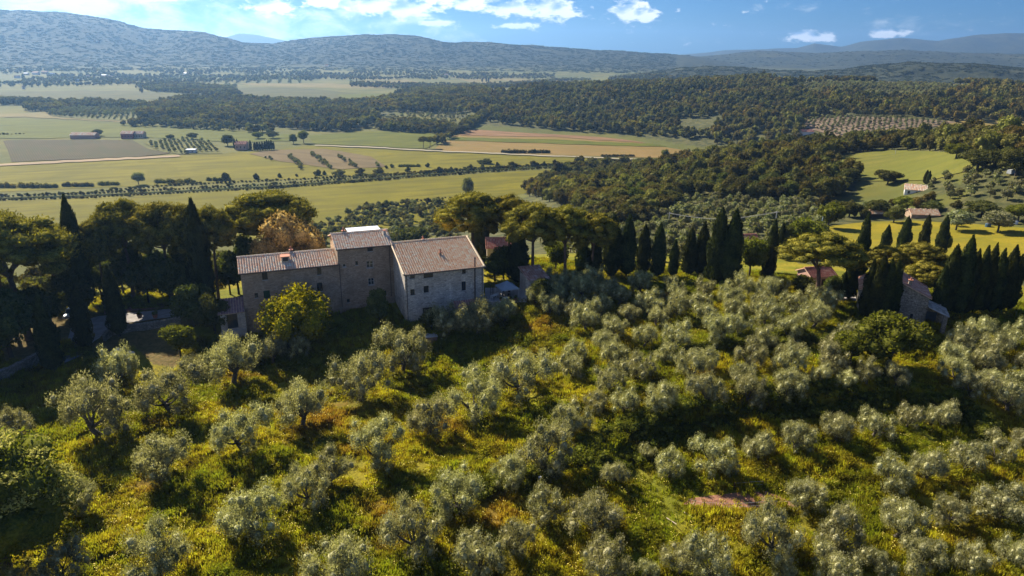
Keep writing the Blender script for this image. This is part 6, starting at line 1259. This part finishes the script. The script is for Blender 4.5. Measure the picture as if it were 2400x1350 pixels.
paint_w = simple_mat('white_van_paint', (.68, .71, .72), .3, .04, 1, .5); lamp_m = simple_mat('lamp_glass', (.7, .7, .66), .15, .05, 1, .6)
p = gp(172, 742); van = vehicle('parked_van', 'pale silver van parked under the dark trees beside the drive', 'van', (p.x, p.y, p.z), rad(-82), paint_w, 4.6, 1.85, [(-2.3, .35), (-2.3, 1.75), (-2.15, 1.95), (.55, 1.97), (1.35, 1.15), (2.1, .98), (2.3, .75), (2.3, .35)])
ws = MB().poly([(.66, -.70, 1.90), (.66, .70, 1.90), (1.36, .80, 1.18), (1.36, -.80, 1.18)], [(0, 1, 2, 3)]).build('windscreen', glass, van)
for s_ in (-1, 1):
    MB().poly([(-.2, s_ * .9, 1.2), (1.1, s_ * .92, 1.15), (.6, s_ * .81, 1.8), (-.2, s_ * .80, 1.8)], [(0, 1, 2, 3)]).build('side_window', glass, van); MB().box(2.18, 2.315, s_ * .72 - .15, s_ * .72 + .15, .72, .92).build('headlight', lamp_m, van); MB().box(1.05, 1.2, s_ * 1.0 - .1, s_ * 1.0 + .1, 1.2, 1.42).build('mirror', metal_brown, van)
MB().box(2.301, 2.33, -.5, .5, .62, .8).build('grille', metal_brown, van); MB().box(2.301, 2.36, -.9, .9, .38, .55).build('bumper', metal_brown, van); MB().box(2.362, 2.372, -.26, .26, .42, .52).build('number_plate', frame_white, van)
p = gp(288, 836); car = vehicle('parked_car', 'small white car half hidden above the round shrub near the slim cypress', 'car', (p.x, p.y, p.z), rad(-8), paint_w, 3.9, 1.65, [(-1.9, .3), (-1.95, .8), (-1.75, 1.0), (-1.35, 1.42), (.3, 1.45), (.95, .98), (1.8, .85), (1.92, .6), (1.9, .3)])
for s_ in (-1, 1): MB().poly([(-1.3, s_ * .80, 1.02), (.8, s_ * .80, 1.0), (.25, s_ * .745, 1.38), (-1.1, s_ * .745, 1.38)], [(0, 1, 2, 3)]).build('side_window', glass, car)
MB().poly([(.33, -.66, 1.43), (.33, .66, 1.43), (.98, .74, 1.0), (.98, -.74, 1.0)], [(0, 1, 2, 3)]).build('windscreen', glass, car)
p = gp(2370, 408); v2 = vehicle('parked_van', 'small pale blue-white van under the trees at the far right', 'van', (p.x, p.y, p.z), rad(30), paint_w, 4.4, 1.8, [(-2.2, .35), (-2.2, 1.8), (.6, 1.85), (1.3, 1.1), (2.2, .9), (2.2, .35)]); MB().poly([(.7, -.7, 1.80), (.7, .7, 1.80), (1.31, .78, 1.14), (1.31, -.78, 1.14)], [(0, 1, 2, 3)]).build('windscreen', glass, v2)
for x, y, lab in [(1695, 478, 'small white shed roof in the clearing behind the dark thicket'), (1640, 460, 'low white tank at the top of the clearing'), (2315, 532, 'dark blue bin beside the pale olive behind the yellow field'), (2378, 525, 'blue and white garden tank at the right edge of the yellow field')]:
    p = gp(x, y); b = thing('garden_tank', lab, 'tank', tuple(p), .3); MB().tube([(0, 0, 0), (0, 0, 1.1), (0, 0, 1.3)], [.9, .9, .7], 10).build('tank', white_sheet if 'white' in lab else simple_mat('blue_plastic', (.04, .09, .14), .5), b); MB().box(-.5, .5, -.5, .5, 1.302, 1.45).build('lid', metal_brown, b)
# ---- poles and wires
def pole(x, yt, yb, lab, mat=wood_dark, cross=True, r_=.11):
    p = gp(x, yb); h_ = h_for(p, yt); t = thing('utility_pole', lab, 'pole', tuple(p), .2); MB().bar((0, 0, -.5), (0, 0, h_), r_ * 1.2, r_, 8).build('pole', mat, t)
    if cross: MB().box(-.9, .9, -.06, .06, h_ - .5, h_ - .38).build('crossarm', mat, t)
    return p + Vector((0, 0, h_ - .4))
pg = simple_mat('grey_pole', (.42, .42, .40), .7, .1, 2)
q1 = pole(1566, 497, 535, 'grey utility pole in the olive grove between the third and fourth row cypress', pg); q2 = pole(1812, 494, 560, 'grey utility pole left of the thin cypresses', pg); q3 = pole(1922, 508, 548, 'thin pale blue pole left of the yellow field', simple_mat('pale_blue_pole', (.45, .55, .62), .6), False); pole(1951, 352, 380, 'wooden pole on the upper left meadow edge', wood_pale, False); pole(1462, 356, 370, 'small pole standing by the white road', pg, False); pole(2098, 350, 362, 'thin pole at the top edge of the meadow', pg, False)
wi = thing('power_line', 'thin power line sagging between the two grey poles', 'wire', tuple(q1))
for off in (-.4, .4):
    P = [Vector((0, off, 0)) + (q2 - q1) * t - Vector((0, 0, 2.2 * math.sin(math.pi * t))) for t in np.linspace(0, 1, 14)]; MB().tube(P, [.03] * 14, 4).build('wire', pg, wi)
# ---- fence posts and sticks by the garden plot
fp = MB().bar((0, 0, -.3), (0, 0, 1.15), .05, .04, 6).mesh('post_shaft', wood_dark)
fence = thing('wire_fence', 'thin wire fence on wooden posts around the bare red garden plot', 'fence', (0, 0, 0)); prev = None
for row in ([(1612, 1186), (1650, 1194), (1728, 1196), (1768, 1193), (1808, 1190), (1868, 1192)], [(1756, 1144), (1787, 1143), (1720, 1148)]):
    prev = None
    for q in row:
        p = gp(*q); o = link('post', fp, fence, tuple(p)); o.rotation_euler = (random.uniform(-.06, .06), random.uniform(-.06, .06), 0)
        if prev is not None:
            for z_ in (.5, 1.0): MB().bar(prev + Vector((0, 0, z_)), p + Vector((0, 0, z_)), .012, n=4).build('wire', pg, fence)
        prev = p
for (a, b, lab) in [((1602, 1202), (1628, 1224), 'pale stick lying left of the garden plot, longest one'), ((1612, 1195), (1630, 1182), 'pale stick leaning near the garden plot corner'), ((1638, 1224), (1656, 1212), 'short pale stick right of the longest stick'), ((1562, 1216), (1585, 1236), 'weathered plank lying in the grass below the plot')]:
    pa, pb = gp(*a), gp(*b); s_ = MB().bar((0, 0, .15), pb - pa + Vector((0, 0, .45)), .07, .05, 6).build('wooden_stick', wood_pale, None, tuple(pa)); tag(s_, lab, 'stick')
# ------------------------------------------------------------------ labels for repeats: tier and place in the tier
def ord_label(items, tmpl, tier_h=None, tiers=None):
    q = []
    for o in items:
        x, y = project(np.array([o.location.x]), np.array([o.location.y]), np.array([o.location.z]))
        q.append((float(y[0]), float(x[0]), o))
    if tier_h is None: rows = [sorted(q, key=lambda a: a[1])]
    else:
        q.sort(key=lambda a: -a[0]); y0 = q[0][0]; rows = {}
        for a in q: rows.setdefault(int((y0 - a[0]) / tier_h), []).append(a)
        rows = [sorted(rows[k], key=lambda a: a[1]) for k in sorted(rows)]
    for i, r_ in enumerate(rows):
        for j, a in enumerate(r_): a[2]['label'] = tmpl.format(n=ORD[min(j, len(ORD) - 1)], t=ORD[i])
by_group = {}
for o in COL.objects:
    if o.parent is None and 'group' in o: by_group.setdefault(o['group'], []).append(o)
ord_label(by_group['olives of the dense grove'], 'silvery olive, {n} from left, {t} tier up, dense grove under cypress row', 18)
ord_label(by_group['olives on the right bank'], 'olive tree, {n} from left, {t} tier up, bank below the gable house', 28)
ord_label(by_group['olives by the pavilion'], 'dark olive by the garden canopy, {n} from left under the central pines')
ord_label(by_group['shrubs dotting the canal strip'], 'dark shrub on the canal strip across the plain, {n} from left')
ord_label(by_group['scattered houses far across the valley'], 'tiny pale far house beyond the plain, {n} from left')
ord_label([o for o in by_group['far cypresses'] if 'country house' in o['label']], 'small cypress beside the pink country house on the plain, {n} from left')
ord_label([o for o in by_group['far cypresses'] if 'tiny' in o['label']], 'tiny cypress far out beyond the fields, {n} from left')
ord_label(by_group['chairs under the canopy'], 'dark chair at the table under the blue-grey canopy, {n} from left')
# ------------------------------------------------------------------ haze
def haze_box():
    m, t = new_mat('haze_air'); pv = t.node('ShaderNodeVolumePrincipled')
    pv.inputs['Color'].default_value = (0.28, 0.54, 0.95, 1); pv.inputs['Density'].default_value = 8.5e-5; pv.inputs['Anisotropy'].default_value = 0.5
    o = t.node('ShaderNodeOutputMaterial'); t.l.new(pv.outputs[0], o.inputs['Volume'])
    mb = MB().box(-14600, 14600, -14600, 14600, -1.5, 520)
    tag(mb.build('haze', m), kind='stuff')
haze_box()
